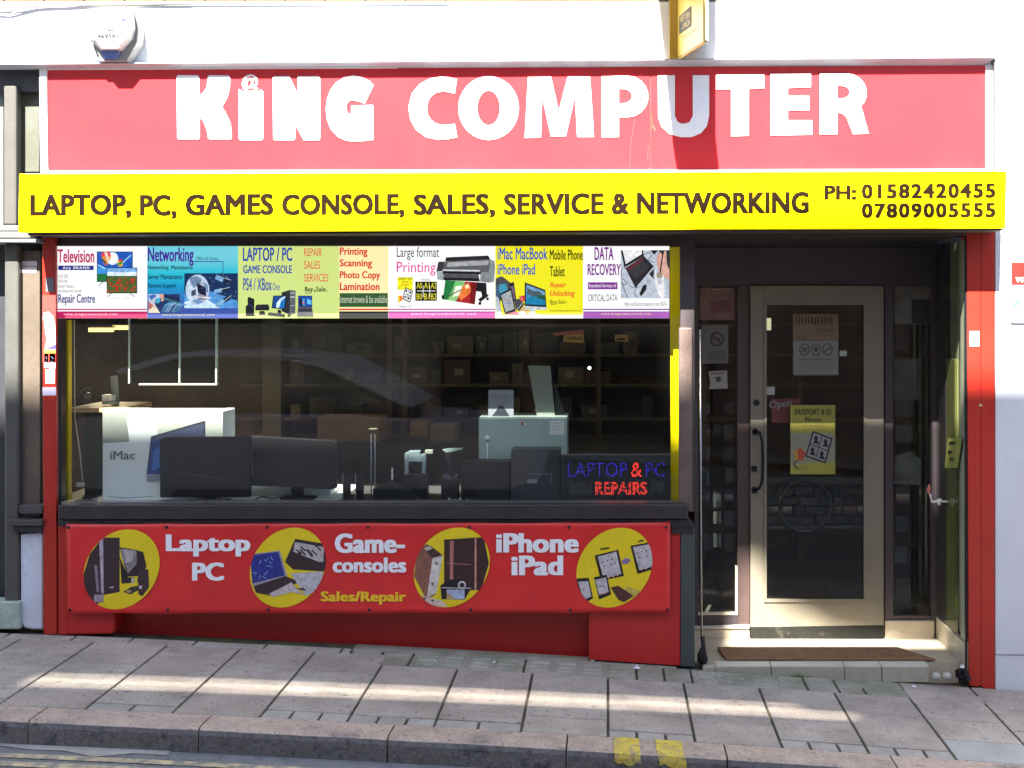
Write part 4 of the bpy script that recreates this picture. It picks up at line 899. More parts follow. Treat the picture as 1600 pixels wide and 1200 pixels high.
p.r(1253,542,1261,550,(95,90,85)).e(1275,546,3.4,5,(95,70,70)).line([(1287,550),(1299,542)],3,(95,90,95))
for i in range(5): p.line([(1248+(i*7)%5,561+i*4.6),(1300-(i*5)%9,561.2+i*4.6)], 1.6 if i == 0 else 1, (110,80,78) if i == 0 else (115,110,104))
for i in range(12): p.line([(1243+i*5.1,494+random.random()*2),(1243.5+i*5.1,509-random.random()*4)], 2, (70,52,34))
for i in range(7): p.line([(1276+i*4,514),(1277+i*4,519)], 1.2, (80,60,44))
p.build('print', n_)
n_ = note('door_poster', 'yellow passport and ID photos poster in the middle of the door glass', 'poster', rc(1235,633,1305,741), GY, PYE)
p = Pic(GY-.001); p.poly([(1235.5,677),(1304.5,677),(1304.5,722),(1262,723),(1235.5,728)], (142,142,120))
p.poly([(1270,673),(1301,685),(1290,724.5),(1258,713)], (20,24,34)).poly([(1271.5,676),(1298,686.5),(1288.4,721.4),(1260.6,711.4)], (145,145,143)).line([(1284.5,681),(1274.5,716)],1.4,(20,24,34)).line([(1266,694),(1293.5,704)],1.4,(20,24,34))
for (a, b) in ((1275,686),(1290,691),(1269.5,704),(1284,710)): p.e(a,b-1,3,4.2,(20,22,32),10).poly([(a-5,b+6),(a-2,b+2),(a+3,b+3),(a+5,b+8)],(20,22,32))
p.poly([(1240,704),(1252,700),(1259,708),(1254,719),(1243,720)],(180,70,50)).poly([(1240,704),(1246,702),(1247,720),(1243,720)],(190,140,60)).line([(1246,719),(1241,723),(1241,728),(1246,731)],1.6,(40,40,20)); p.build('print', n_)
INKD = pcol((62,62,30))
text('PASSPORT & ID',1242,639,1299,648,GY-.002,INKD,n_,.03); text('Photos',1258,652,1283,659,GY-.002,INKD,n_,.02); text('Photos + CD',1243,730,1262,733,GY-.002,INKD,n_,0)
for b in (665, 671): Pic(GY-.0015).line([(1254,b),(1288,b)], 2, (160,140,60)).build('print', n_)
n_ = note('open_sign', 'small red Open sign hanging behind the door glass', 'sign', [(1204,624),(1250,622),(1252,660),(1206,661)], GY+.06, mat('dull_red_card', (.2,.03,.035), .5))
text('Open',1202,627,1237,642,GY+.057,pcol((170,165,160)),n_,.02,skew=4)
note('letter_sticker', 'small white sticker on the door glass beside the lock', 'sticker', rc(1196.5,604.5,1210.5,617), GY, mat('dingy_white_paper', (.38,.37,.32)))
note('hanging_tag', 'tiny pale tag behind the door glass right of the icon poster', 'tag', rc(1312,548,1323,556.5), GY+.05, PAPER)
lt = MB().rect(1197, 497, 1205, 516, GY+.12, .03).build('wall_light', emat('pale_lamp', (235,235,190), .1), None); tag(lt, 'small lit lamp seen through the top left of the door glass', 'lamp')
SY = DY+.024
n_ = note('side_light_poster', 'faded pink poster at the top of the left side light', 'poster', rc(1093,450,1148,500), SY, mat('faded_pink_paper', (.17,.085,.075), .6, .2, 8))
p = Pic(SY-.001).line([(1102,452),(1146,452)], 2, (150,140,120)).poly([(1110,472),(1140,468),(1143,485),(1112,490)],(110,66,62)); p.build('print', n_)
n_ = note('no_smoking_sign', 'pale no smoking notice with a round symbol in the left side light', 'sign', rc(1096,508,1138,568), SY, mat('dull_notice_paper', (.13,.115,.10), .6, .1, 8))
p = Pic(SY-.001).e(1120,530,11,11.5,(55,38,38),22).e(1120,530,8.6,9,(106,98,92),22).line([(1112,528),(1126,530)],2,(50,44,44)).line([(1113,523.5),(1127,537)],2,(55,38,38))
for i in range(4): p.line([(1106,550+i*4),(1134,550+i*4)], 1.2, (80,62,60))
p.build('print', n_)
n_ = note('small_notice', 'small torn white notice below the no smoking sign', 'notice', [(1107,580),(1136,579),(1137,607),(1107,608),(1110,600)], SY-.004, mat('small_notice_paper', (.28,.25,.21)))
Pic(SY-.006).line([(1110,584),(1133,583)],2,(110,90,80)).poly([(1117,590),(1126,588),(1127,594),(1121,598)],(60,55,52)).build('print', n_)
n_ = note('side_light_poster', 'pale poster at the top of the right side light', 'poster', rc(1397,448,1453,506), SY, mat('dim_beige_paper', (.15,.14,.115), .6, .2, 7))  # sheet painted in place of a faint reflection in the glass
Pic(SY-.001).r(1425,468,1452,505,(52,48,48)).r(1401,455,1412,475,(120,114,100)).build('print', n_)  # blocks of the same painted reflection
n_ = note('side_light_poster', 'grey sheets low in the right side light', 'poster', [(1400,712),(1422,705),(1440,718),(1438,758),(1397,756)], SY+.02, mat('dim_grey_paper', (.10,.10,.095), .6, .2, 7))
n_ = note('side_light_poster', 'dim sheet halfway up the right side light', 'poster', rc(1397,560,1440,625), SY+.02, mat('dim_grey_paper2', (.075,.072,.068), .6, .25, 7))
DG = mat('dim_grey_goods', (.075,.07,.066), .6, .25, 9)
rk = thing('display_rack', 'dim rack of goods with a round fan standing behind the door glass', 'rack', w(1275, 940, 1.0))  # dim pieces added behind door and side lights to imitate reflections
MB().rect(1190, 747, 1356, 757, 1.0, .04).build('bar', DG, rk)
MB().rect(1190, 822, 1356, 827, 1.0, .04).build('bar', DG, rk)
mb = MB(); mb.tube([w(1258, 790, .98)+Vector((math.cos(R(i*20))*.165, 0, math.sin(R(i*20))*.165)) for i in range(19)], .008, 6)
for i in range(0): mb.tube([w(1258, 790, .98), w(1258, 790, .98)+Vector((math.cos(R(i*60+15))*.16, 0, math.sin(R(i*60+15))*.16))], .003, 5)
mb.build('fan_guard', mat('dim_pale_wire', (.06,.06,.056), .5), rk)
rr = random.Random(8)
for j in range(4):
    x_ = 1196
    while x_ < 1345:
        ww = rr.uniform(12, 30); MB().rect(x_, 762+j*15, min(x_+ww, 1352), 773+j*15, 1.03, .03).build('packet', [DG, clutterm_a, clutterm_b][rr.randrange(3)], rk); x_ += ww+rr.uniform(2, 8)
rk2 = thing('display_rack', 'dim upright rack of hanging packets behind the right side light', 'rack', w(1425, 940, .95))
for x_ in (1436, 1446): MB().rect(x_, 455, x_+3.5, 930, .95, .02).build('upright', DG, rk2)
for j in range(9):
    x_ = 1398+rr.uniform(0, 6); y_ = 520+j*48; MB().rect(x_, y_, x_+rr.uniform(18, 30), y_+rr.uniform(22, 38), .97, .02).build('packet', [DG, clutterm_a, clutterm_b][rr.randrange(3)], rk2)
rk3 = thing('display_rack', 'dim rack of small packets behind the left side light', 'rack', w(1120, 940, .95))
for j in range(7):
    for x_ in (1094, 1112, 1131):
        if rr.random() < .75: MB().rect(x_+rr.uniform(0,3), 630+j*34, x_+15, 630+j*34+rr.uniform(16, 28), .97, .02).build('packet', [DG, clutterm_a, clutterm_b][rr.randrange(3)], rk3)
pole = thing('metal_pole', 'thin black pole with a bulb-shaped foot standing beside the dark corner post', 'pole', w(1096, 1036, .05))
MB().tube([w(1094,515,.12), w(1095,800,.10), w(1096,1000,.06)], .0055, 8).build('rod', METAL, pole)
MB().tube([w(1098,995,.03), w(1099,1010,.03), w(1097,1022,.03), w(1098,1032,.03), w(1099,1037,.03)], [.012,.012,.026,.030,.018], 12).build('foot', BLACK, pole)
rub = MB()
for i in range(9):
    a, b = 1496+random.random()*16, 1044+random.random()*24; c = w(a, b, -.03-.0*i); rub.tube([c, c+Vector((.03,.02,.012))], [.02,.012], 6)
rub.build('debris', BLACK, None); rub_o = COL.objects[-1]; tag(rub_o, 'black rotten debris heaped at the foot of the right pilaster', 'debris', kind='stuff')
for (px, lab) in ((1463,'left of the two pale stones by the foot of the right pilaster'),(1479,'right of the two pale stones by the foot of the right pilaster')):
    c = w(px, 1057, -.04); m_ = MB(); m_.tube([c+Vector((-.022,0,-.006)), c+Vector((-.012,0,0)), c+Vector((.01,0,.002)), c+Vector((.022,0,-.006))], [.008,.022,.022,.008], 9); o = m_.build('stone', mat('pale_stone', (.4,.38,.32), .8, .2), None); tag(o, lab, 'stone', 'stones by the pilaster')
LIT = [(995,1036,-.09,.028,'crumpled white paper litter against the red base by the dark post'),(1503,1043,-.03,.02,'white scrap of litter beside the black debris at the right pilaster'),
       (1428,1071,-.09,.018,'white scrap of litter on the pavement below the right end of the doorstep'),(772,1026,-.14,.014,'small white scrap of litter on the ribbed cover nearest the middle'),
       (927,1020,.02,.02,'pale scrap in the corner where the red base steps forward'),(1082,1172,-1.3,.008,'tiny white speck of litter on the kerb right of the yellow marks')]
for (a, b, y, s_, lab) in LIT:
    v0 = w(a, b, y); c = Vector((v0.x, y, gz(v0.x)+.003)) if y < 0 else Vector((v0.x, y, gz(v0.x)))
    if a == 1503: c = v0
    m_ = MB(); n = 7; vs = [c+Vector((math.cos(k*.9)*s_*random.uniform(.5,1), math.sin(k*.9)*s_*random.uniform(.4,.8), 0)) for k in range(n)]+[c+Vector((random.uniform(-.3,.3)*s_, random.uniform(-.2,.2)*s_, s_*random.uniform(.6,1.1))) for k in range(3)]
    m_.add(vs, [(i, (i+1) % n, n+(i % 3)) for i in range(n)]+[(n,n+1,n+2)]); o = m_.build('litter', PAPER, None); tag(o, lab, 'litter', 'scraps of litter')
wd_ = MB(); random.seed(9)
def tuft(cx, cy, n, s_, name, lab):
    m_ = MB()
    for i in range(n):
        b = Vector((cx+random.gauss(0,s_), cy+random.gauss(0,.008), gz(cx)-.004)); t_ = b+Vector((random.gauss(0,.012), random.gauss(0,.01), random.uniform(.008,.024))); m_.add([b-Vector((.002,0,0)), b+Vector((.002,0,0)), t_], [(0,1,2)])
    o = m_.build(name, mat('weed_green', (.09,.13,.03), .8), None); tag(o, lab, 'weeds', kind='stuff')
tuft(w(1247,0,-.05).x, -.045, 70, .03, 'weeds', 'small tuft of weeds growing at the foot of the doorstep tiles')

# ------------------------------------------------------------------ things on the building
al = thing('alarm_box', 'white bell box of the burglar alarm on the wall above the sign', 'alarm', w(174, 96, 0))
mb = MB(); yo, yi = -.1, -.15
outer = [(134,14),(212,14),(216,48),(214,66),(198,96),(155,96),(134,66),(130.5,45)]
mb.prism(outer, -.08, .098); mb.build('back_case', mat('alarm_grey_white', (.3,.3,.28), .5), al, bevel=.004)
mb = MB(); A_ = [w(a,b,-.0801) for a,b in [(136,16),(210,16),(212,46),(208,62),(192,80),(158,80),(140,62),(134,44)]]; B_ = [w(a,b,yi) for a,b in [(140,16),(205,16),(206,34),(196,60),(183,76),(160,76),(147,60),(138,34)]]
mb.add(A_+B_, [tuple(range(8,16))[::-1]]+[(i,8+i,8+(i+1)%8,(i+1)%8) for i in range(8)]); mb.build('cover', mat('alarm_white', (.42,.42,.41), .5), al, bevel=.002)
MB().prism([(157,79),(186,79),(180,91),(163,91)], -.10, .03).build('lens', mat('blue_lens', (.12,.2,.5), .2), al)
for (a, b) in ((145,67),(191,67)): MB().tube([w(a,b,-.13), w(a,b,-.09)], .006, 8).build('screw', mat('screw_grey', (.25,.25,.22), .5), al)
LG = mat('faint_grey_ink', (.02,.02,.03)); p = Pic(yi-.001); p.line([(144,28.5),(192,28.5)],.7,(120,120,140)).r(190,28.5,196,33,(70,80,160)).line([(139,21),(144,25),(142,31)],.6,(150,150,150)); p.build('print', al)
text('No',166,44,177,49,yi-.0015,LG,al,.05); text('469591',152,53,184,60,yi-.0015,LG,al,.05)

ps = thing('projecting_sign', 'yellow projecting sign box on the wall above the red sign', 'sign', w(1075, 93, -.2))
a_, b_, c_, d2 = Vector((.386,-.035,0)), Vector((.495,-.47,0)), Vector((.505,-.46,0)), Vector((.51,.02,0))
zb0, zb1 = w(0,93,-.035).z, w(0,67,-.47).z; zt = 4.45
vs = [Vector((.345,.02,zb0)), Vector((.345,-.035,zb0)), Vector((a_.x,a_.y,zb0)), Vector((b_.x,b_.y,zb1)), Vector((.53,-.02,zb0+.04)), Vector((.53,.02,zb0+.04))]
MB().add([Vector((.497,-.03,zb0+.1)), Vector((.497,-.47,zb1+.02)), Vector((.56,-.03,zb0+.1)), Vector((.56,-.03,zt)), Vector((.497,-.47,zt)), Vector((.497,-.03,zt))], [(0,1,4,5),(1,2,3,4),(2,0,5,3)]).build('rear_casing', mat('sign_casing', (.35,.33,.28)), ps)
YS = mat('yellow_sign_face', (.72,.5,.08), .35, .06, 3); YS2 = mat('ochre_sign_edge', (.42,.27,.03), .45, .15, 8)
mb = MB(); th = Vector((.012,.004,0))
P = [Vector((a_.x,a_.y,zb0)), Vector((b_.x,b_.y,zb1)), Vector((b_.x,b_.y,zt)), Vector((a_.x,a_.y,zt))]
mb.add(P+[q+th for q in P], [(3,2,1,0),(4,5,6,7),(0,1,5,4),(1,2,6,5),(2,3,7,6),(3,0,4,7)]); mb.build('face', YS, ps)
MB().box(.34, .385, -.033, .02, zb0-.004, zt).build('mounting_edge', YS2, ps, bevel=.003)
MB().box(.385, .53, -.012, .02, zb0+.1, zt).build('mounting_plate', YS2, ps)
Uf = Vector((b_.x-a_.x, b_.y-a_.y, 0)); nf = Vector((-.44,-.11,0)).normalized()*.002
def fp(u, py):
    base = a_ + Uf*u; s = F/(D+base.y); return Vector((base.x, base.y, H-(py-480)/s)) + nf
def fpoly(q, m_, name='print', k=1):
    P = [fp(u, py)+nf*(k-1) for u, py in q]; MB().add(P, [tuple(range(len(P)))[::-1]]).build(name, m_, ps)
fpoly([(.08,26),(.56,9),(.56,41),(.08,54)], pcol((28,24,18)))
YPL = pcol((215,190,120))
def ftext(s_, u0, u1, pb0, pb1, pt0, bold=.02, m_=YPL):
    A, B, C = fp(u0, pb0)+nf*1.2, fp(u1, pb1)+nf*1.2, fp(u0, pt0)+nf*1.2
    text(s_, 0,0,0,0, 0, m_, ps, bold, plane=(A, B, C))
ftext('WESTERN', .12, .54, 36.5, 27, 26.5); ftext('UNION', .24, .54, 46.5, 38.5, 37)
ftext('MONEY TRANSFER', .2, .78, 61, 46, 57, .0, pcol((110,85,30)))
fpoly([(.02,91),(.98,66.6),(.98,65.6),(.02,90)], pcol((60,45,15)))

ub = MB(); zz0 = H + 486/F*(D-.54)  # board out of view, added to cast the wide shadow below
ub.add([(.255,-.66,zz0),(.49,-.66,zz0),(.49,-.54,zz0),(.255,-.54,zz0),(.145,-.66,zz0+1.1),(.38,-.66,zz0+1.1),(.38,-.54,zz0+1.1),(.145,-.54,zz0+1.1)],[(0,3,2,1),(4,5,6,7),(0,1,5,4),(1,2,6,5),(2,3,7,6),(3,0,4,7)]); ub.build('upper_board', YS, ps)
MB().box(.32, .36, -.54, .02, zz0+.5, zz0+.54).build('bracket', BLACK, ps)
cb = MB(); cb.tube([w(-20,20,.01), w(12,19,.0), w(35,13,.0), w(60,9.5,.005), w(140,8.5,.01), w(300,6.5,.01)], .005, 6); cb.tube([w(-20,15,.01), w(20,12,.0), w(60,7.5,.005), w(160,6,.01), w(420,5.5,.01), w(700,4.5,.01)], .0035, 6)
o = cb.build('wall_cable', mat('grey_cable', (.12,.12,.13), .5), None); tag(o, 'thin grey cables clipped along the top of the white wall', 'cable')
rsn = thing('wall_poster', 'red and pale blue shop poster at the right edge of the photo', 'sign', w(1600, 504, -.02))
MB().prism([(1580,409.5),(1640,409.5),(1640,504.5),(1582,504.5),(1579.5,502)], -.012, .011).build('board', mat('pale_blue_board', (.5,.56,.62), .4), rsn)
p = Pic(-.0135).r(1580.5,410,1640,445,(190,24,10)).r(1582,464,1640,489,(235,240,248)).poly([(1584,460),(1586,450),(1590,450),(1593,460),(1590,460),(1588.5,455),(1587,460)],(120,130,165)).poly([(1583,474),(1592,468),(1593,476),(1584,480)],(90,120,140)).r(1596,448,1602,502,(215,228,242)).line([(1586,484),(1593,485)],1.4,(110,120,130)).poly([(1584,492),(1592,490),(1593,500),(1585,502)],(135,150,165)); p.build('print', rsn)
text('vo',1587,433,1601,441,-.0145,pcol((250,235,230)),rsn,.03)

# ------------------------------------------------------------------ goods in the window
PZ = .877
def onboard(px0, py0, px1, y, name, label, cat, m_, depth, group=None, bev=.003, pts=None):
    """a boxy thing standing on the display board"""
    t = thing(name, label, cat, (w((px0+px1)/2, 0, y).x, y, PZ), group)
    return t
# carton with printed computer
mx = thing('computer_carton', 'tall white glossy computer carton standing in the window, left', 'box', (w(254,0,.22).x, .3, .8845))
x0, x1 = w(160,0,.20).x, w(348,0,.20).x; zt_ = w(0,642.5,.20).z
MB().box(x0, x1, .20, .44, .8845, zt_).build('carton', mat('glossy_white_card', (.74,.77,.76), .35, .04, 3), mx, bevel=.004)
p = Pic(.199); p.poly([(160.5,645),(197,643),(202,690),(160.5,692.5)],(150,152,146)).poly([(246,643.5),(347,643.5),(347,690),(246,690)],(196,202,190))  # both grey quads paint the shade beside a sunlit strip
p.poly([(236,682),(321,657),(321,700),(320,740),(249,741),(229,741)],(32,36,50)).poly([(238,684),(319,660.5),(319,700),(250,735),(233,738)],(66,74,104)).poly([(237,690),(262,682),(262,742),(231,741)],(40,76,150)).poly([(240,704),(250,698),(250,730),(238,736)],(70,130,215)).poly([(229,742),(249,742),(249,753),(229,753)],(150,158,170)).line([(170,776),(200,778),(240,775)],.8,(110,120,125)); p.build('print', mx)
text('iMac',172,704.5,211,718,.196,pcol((95,98,104)),mx,.005)
def monitor(label, pts, y, foot, m_=BLK2):
    t = thing('monitor', label, 'monitor', (w(sum(q[0] for q in pts)/len(pts),0,y).x, y+.03, PZ), 'flat monitors standing back to the window')
    MB().prism(pts, y, .035).build('screen_housing', m_, t, bevel=.006)
    if foot:
        a, b = foot; xa, xb = w(a,0,y).x, w(b,0,y).x; zz = w(0, max(q[1] for q in pts), y).z
        MB().box(xa, xb, y+.01, y+.04, PZ+.012, zz+.05).build('stand', m_, t); MB().box(xa-.06, xb+.06, y-.03, y+.12, PZ+.0085, PZ+.02).build('base', m_, t, bevel=.003)
    return t
MBK = mat('monitor_back_plastic', (.022,.019,.021), .6, .2, 9, spec=.2)
t = monitor('black monitor overlapping the tall white carton, seen from behind', [(249,687),(256,683),(391,682.5),(391,777),(249.5,777.5)], .13, (318,335), MBK)
Pic(.1275).line([(282,739),(375,752)], 1.2, (70,66,72)).build('seam', t)
t = monitor('wide black monitor with rounded corners between the other monitor and the acrylic stand', [(390,680.5),(520,688),(527,692),(526,762),(519,765),(390,759)], .24, (454,472), MBK)
MB().rect(392, 704, 396, 745, .235, .004).build('trim', METAL, t)
MB().rect(400, 702, 430, 706, .238, .004).build('vent', BLACK, t)
t = thing('white_carton', 'flat white cartons lying behind the monitors on the display board', 'box', (w(440,0,.5).x,.5,.8845)); MB().box(w(340,0,.42).x, w(517,0,.42).x, .42, .62, .8845, w(0,757,.42).z).build('carton', mat('white_card', (.75,.8,.8), .5), t, bevel=.003)
for (a, lab) in ((540,'left'),(560,'right')):
    t = thing('phone_stand', lab+' of the two slim black phones on stands beside the acrylic pole', 'phone', (w(a+6,0,.16).x,.16,PZ), 'black phones on stands'); MB().rect(a-4, 740, a+8, 783, .15, .012).build('body', BLACK, t, bevel=.002)
    MB().rect(a-5, 740, a-3.8, 783, .148, .014).build('edge', METAL, t); MB().box(w(a-6,0,.13).x, w(a+9,0,.13).x, .13, .19, PZ, PZ+.01).build('base', METAL, t)
t = thing('acrylic_pole_stand', 'tall clear pole stand with a small round top in the middle of the window', 'stand', (w(583,0,.2).x,.2,PZ))
for dx in (-3, 3): MB().tube([w(583+dx,778,.2), w(583+dx,678,.2)], .0035, 8).build('rod', mat('dull_chrome', (.25,.27,.3), .3, metal=.5), t)
MB().tube([w(583,671.5,.2), w(583,669.5,.2)], [.022,.027], 14).build('top_disc', mat('dull_brass', (.4,.35,.25), .4), t); MB().tube([Vector((w(583,0,.2).x,.2,PZ)), Vector((w(583,0,.2).x,.2,PZ+.01))], .03, 14).build('base', BLK2, t)
t = thing('camera_stand', 'pale blue grey camera on a two legged stand in the middle of the window', 'camera', (w(655,0,.3).x,.3,PZ))
PB_ = mat('pale_blue_plastic', (.28,.36,.38), .4)
MB().prism([(639,705),(656,704.5),(656,711),(665,709),(665,718),(657,722),(638,721),(632,716),(632,709)], .3, .05).build('body', PB_, t, bevel=.003)
MB().rect(664, 703, 676, 709, .3, .03).build('viewfinder', mat('pale_green_plastic', (.42,.46,.38), .4), t, bevel=.002)
MB().prism([(632,709),(638,709),(638,740.5),(632.5,740.5)], .295, .02).build('leg', PB_, t, bevel=.001); MB().prism([(660,712),(665.5,712),(664,740),(662,751),(658.5,751)], .295, .02).build('leg', PB_, t, bevel=.001)
MB().box(w(630,0,.3).x, w(668,0,.3).x, .28, .36, PZ, w(0,741,.3).z).build('plinth', BLK2, t)
t = thing('microscope', 'dark microscope-like lamp with a pale flat head right of the camera stand', 'instrument', (w(703,0,.3).x,.3,PZ))
MB().prism([(691,703),(700,701.5),(722,700.5),(722,702.5),(706,706),(697,707)], .3, .04).build('head', mat('pale_teal_metal', (.4,.5,.46), .4), t); MB().prism([(697,707),(705,706),(706,745),(699,745)], .3, .03).build('column', BLK2, t)
MB().prism([(690,744),(699,740),(706,747),(714,741),(714,750),(704,752),(692,748)], .29, .05).build('foot', mat('grey_plastic', (.12,.13,.15), .4), t); MB().box(w(690,0,.3).x, w(716,0,.3).x, .28, .36, PZ, w(0,750,.3).z).build('plinth', BLK2, t)
tiny = [(606,770,'thin white pen standing on the board left of the camera'),(625,766,'thin white cable end right of the small pen on the board')]
t = thing('white_stylus', 'thin pale stylus held upright left of the camera stand', 'stylus', (w(613,0,.2).x,.2,PZ)); MB().rect(611.5, 731, 614, 749, .2, .006).build('tip', PAPER, t); MB().rect(610.5, 749, 615, 783, .2, .012).build('holder', BLK2, t)
for i, (a, wd2, lab) in enumerate(((551,5,'beside the slim phones'),(589,5,'at the foot of the clear pole stand'),(634,7,'in front of the camera stand'),(664,9,'between camera stand and microscope'),(693,3,'in front of the microscope'))):
    c = w(a, 0, .11); m_ = MB(); m_.tube([Vector((c.x-wd2*.0018,.11,PZ+.011)), Vector((c.x,.11,PZ+.012)), Vector((c.x+wd2*.0018,.11,PZ+.011))], [.005,.011,.006], 8); o = m_.build('white_adapter', mat('bright_white_plastic', (.8,.82,.8), .4), None); tag(o, 'small rounded white adapter on the window board '+lab, 'adapter', 'small white adapters on the window board')  # pucks put in for bright gaps where the white platform shows
m_ = MB(); m_.prism([(582,765),(590,758),(606,756),(622,758),(634,766),(646,772),(660,780),(660,784),(584,784)], .17, .08); o = m_.build('cable_heap', BLACK, None, bevel=.006); tag(o, 'heap of black cables on the window board under the camera stand', 'cables')
# pale green computer case
t = thing('computer_case', 'pale green metal computer case lying on its side with a white label', 'computer', (w(817,0,.42).x,.45,PZ))
zc = w(0,652,.42).z; xa, xb = w(748,0,.42).x, w(886,0,.42).x
MB().box(xa, xb, .42, .72, w(0,724,.42).z, zc).build('case', mat('pale_green_metal', (.36,.46,.42), .35, .06, 3), t, bevel=.004)
MB().rect(859, 657, 881, 679, .418, .001).build('sticker', PAPER, t); p = Pic(.416).e(816,662,2.5,2.5,(200,60,40)).e(820,662,2,2,(230,230,230))
for i in range(3): p.line([(862,661+i*5),(877,662+i*5)], .7, (150,150,150))
p.build('badge', t); MB().rect(749.5, 652, 885, 655, .4165, .003).build('trim', mat('chrome_trim', (.65,.75,.7), .3), t)
mb = MB(); mb.box(xa+.02, xb-.02, .44, .7, PZ, w(0,724,.42).z-.001); mb.build('support', BLK2, t)
t = thing('webcam', 'round white webcam on a thin stalk before the pale green case', 'webcam', (w(761,0,.38).x,.38,PZ)); MB().tube([w(761,688,.38), w(761,684.5,.37), w(761,682,.38)], [.012,.017,.010], 12).build('head', mat('bright_white_plastic', (.8,.82,.8), .4), t); MB().tube([w(761.5,688,.38), w(761.5,780,.38)], .0035, 6).build('stalk', mat('bright_white_plastic', (.8,.82,.8), .4), t)
t = thing('photo_card', 'pale photo card with a dark hooded shape standing on the green case', 'card', (w(782,0,.5).x,.5,zc)); MB().rect(763, 609, 802.5, 651.5, .5, .006).build('card', mat('lilac_card', (.22,.22,.26), .5), t); Pic(.499).poly([(768,651),(775,642),(779,636),(783,633.5),(787,636),(791,642),(797,651)],(36,40,56)).r(764,610,802,616,(160,158,160)).build('print', t)
t = thing('leaning_panel', 'grey panel leaning backwards on top of the pale green case', 'panel', (w(848,0,.52).x,.52,zc)); MB().prism([(825,571),(860,572),(867,651),(839,651)], .52, .012).build('panel', mat('grey_green_panel', (.17,.185,.165), .6, .1, 9), t); MB().prism([(867,600),(874,620),(882,640),(880,651),(867.5,651)], .53, .05).build('support', BLK2, t)
t = thing('black_box', 'low black printer box in front of the pale green case', 'box', (w(760,0,.2).x,.25,PZ)); MB().box(w(720,0,.2).x, w(796.5,0,.2).x, .2, .36, PZ, w(0,722,.2).z).build('body', BLACK, t, bevel=.004); MB().rect(722, 730, 770, 732, .198, .003).build('seam', BLK2, t)
t = thing('optical_drive_box', 'black box with a disc drive slot next to the light-up sign', 'computer', (w(836,0,.17).x,.2,PZ)); MB().box(w(798.5,0,.17).x, w(875,0,.17).x, .17, .35, PZ, w(0,703,.17).z).build('body', mat('black_box_plastic', (.03,.03,.034), .45), t, bevel=.005)
mb = MB(); [mb.rect(a,b,c,d_,.167,.003) for a,b,c,d_ in ((823,740,861,741.3),(861,740,862.3,756),(823,754.7,838,756))]; mb.build('slot', mat('grey_plastic', (.12,.13,.15), .4), t); MB().rect(824, 749, 839.5, 755, .165, .003).build('button', mat('pale_grey_plastic', (.2,.2,.24), .4), t)
led = thing('led_sign', 'black light-up sign reading LAPTOP & PC REPAIRS in blue and red', 'sign', (w(962,0,.15).x,.16,PZ))
MB().prism([(876.5,710.5),(1048,708.5),(1048,785),(877,785)], .15, .02).build('board', mat('led_board', (.02,.02,.022), .4), led, bevel=.002)
mb = MB(); [mb.rect(a,b,c,d_,.146,.006) for a,b,c,d_ in ((876.5,709.5,1048,711.2),(876.5,783,1048,785))]; mb.build('frame', mat('dark_chrome', (.12,.12,.12), .3), led)
def ledmat(key, c, s):
    m = emat(key, c, s); n, l = m.node_tree.nodes, m.node_tree.links; b = n['Principled BSDF']
    ge = n.new('ShaderNodeNewGeometry'); vo = n.new('ShaderNodeTexVoronoi'); vo.inputs['Scale'].default_value = 62; vo.inputs['Randomness'].default_value = .25; l.new(ge.outputs['Position'], vo.inputs['Vector'])
    mr = n.new('ShaderNodeMapRange'); mr.inputs[1].default_value = .25; mr.inputs[2].default_value = .5; mr.inputs[3].default_value = s*1.5; mr.inputs[4].default_value = s*.02; l.new(vo.outputs[0], mr.inputs[0]); l.new(mr.outputs[0], b.inputs['Emission Strength']); return m
def dots(s_, x0_, y0_, x1_, y1_, m_, bold, sp=2.25, r_=.62):
    uv, fs = textmesh(s_, bold); T3 = [[uv[i] for i in f] for f in fs]; mb = MB()
    nx, nz = int((x1_-x0_)/sp), int((y1_-y0_)/sp)
    for i in range(nx+1):
        for j in range(nz+1):
            u, v = (i+.5)/(nx+1), (j+.5)/(nz+1)
            for t3 in T3:
                a, b, c = t3[0], t3[1], t3[2]; d_ = (b[0]-a[0])*(c[1]-a[1])-(c[0]-a[0])*(b[1]-a[1])
                if abs(d_) < 1e-12: continue
                p1 = ((b[0]-u)*(c[1]-v)-(c[0]-u)*(b[1]-v))/d_; p2 = ((c[0]-u)*(a[1]-v)-(a[0]-u)*(c[1]-v))/d_
                if p1 >= -.01 and p2 >= -.01 and p1+p2 <= 1.01:
                    if random.random() < .93: mb.prism(ell(x0_+u*(x1_-x0_), y1_-v*(y1_-y0_), r_*random.uniform(.8,1.2), r_, 6), .147, .002, m_)
                    break
    o = mb.build('led_lettering', None, led); return o
random.seed(4); LB, LR = emat('led_blue', (60,48,235), .2), emat('led_red', (255,62,50), .26)
dots('LAPTOP',887,723,980,745,LB,.0); dots('PC',1009,723,1039.5,745,LB,.0); dots('&',986,723,1003,745,LR,.0,1.8,.72); dots('REPAIRS',930,753,1011,773,LR,.03,2.1,.72)
mb = MB()
for i in range(10): mb.rect(890+i*3.6, 752+(i % 3)*2, 892+i*3.6, 773, .148, .001)
for i in range(6): mb.rect(1018+i*3.6, 752, 1020+i*3.6, 770-(i % 3)*3, .148, .001)
mb.build('unlit_leds', mat('unlit_led', (.07,.06,.06), .5), led)
rp = random.Random(12)
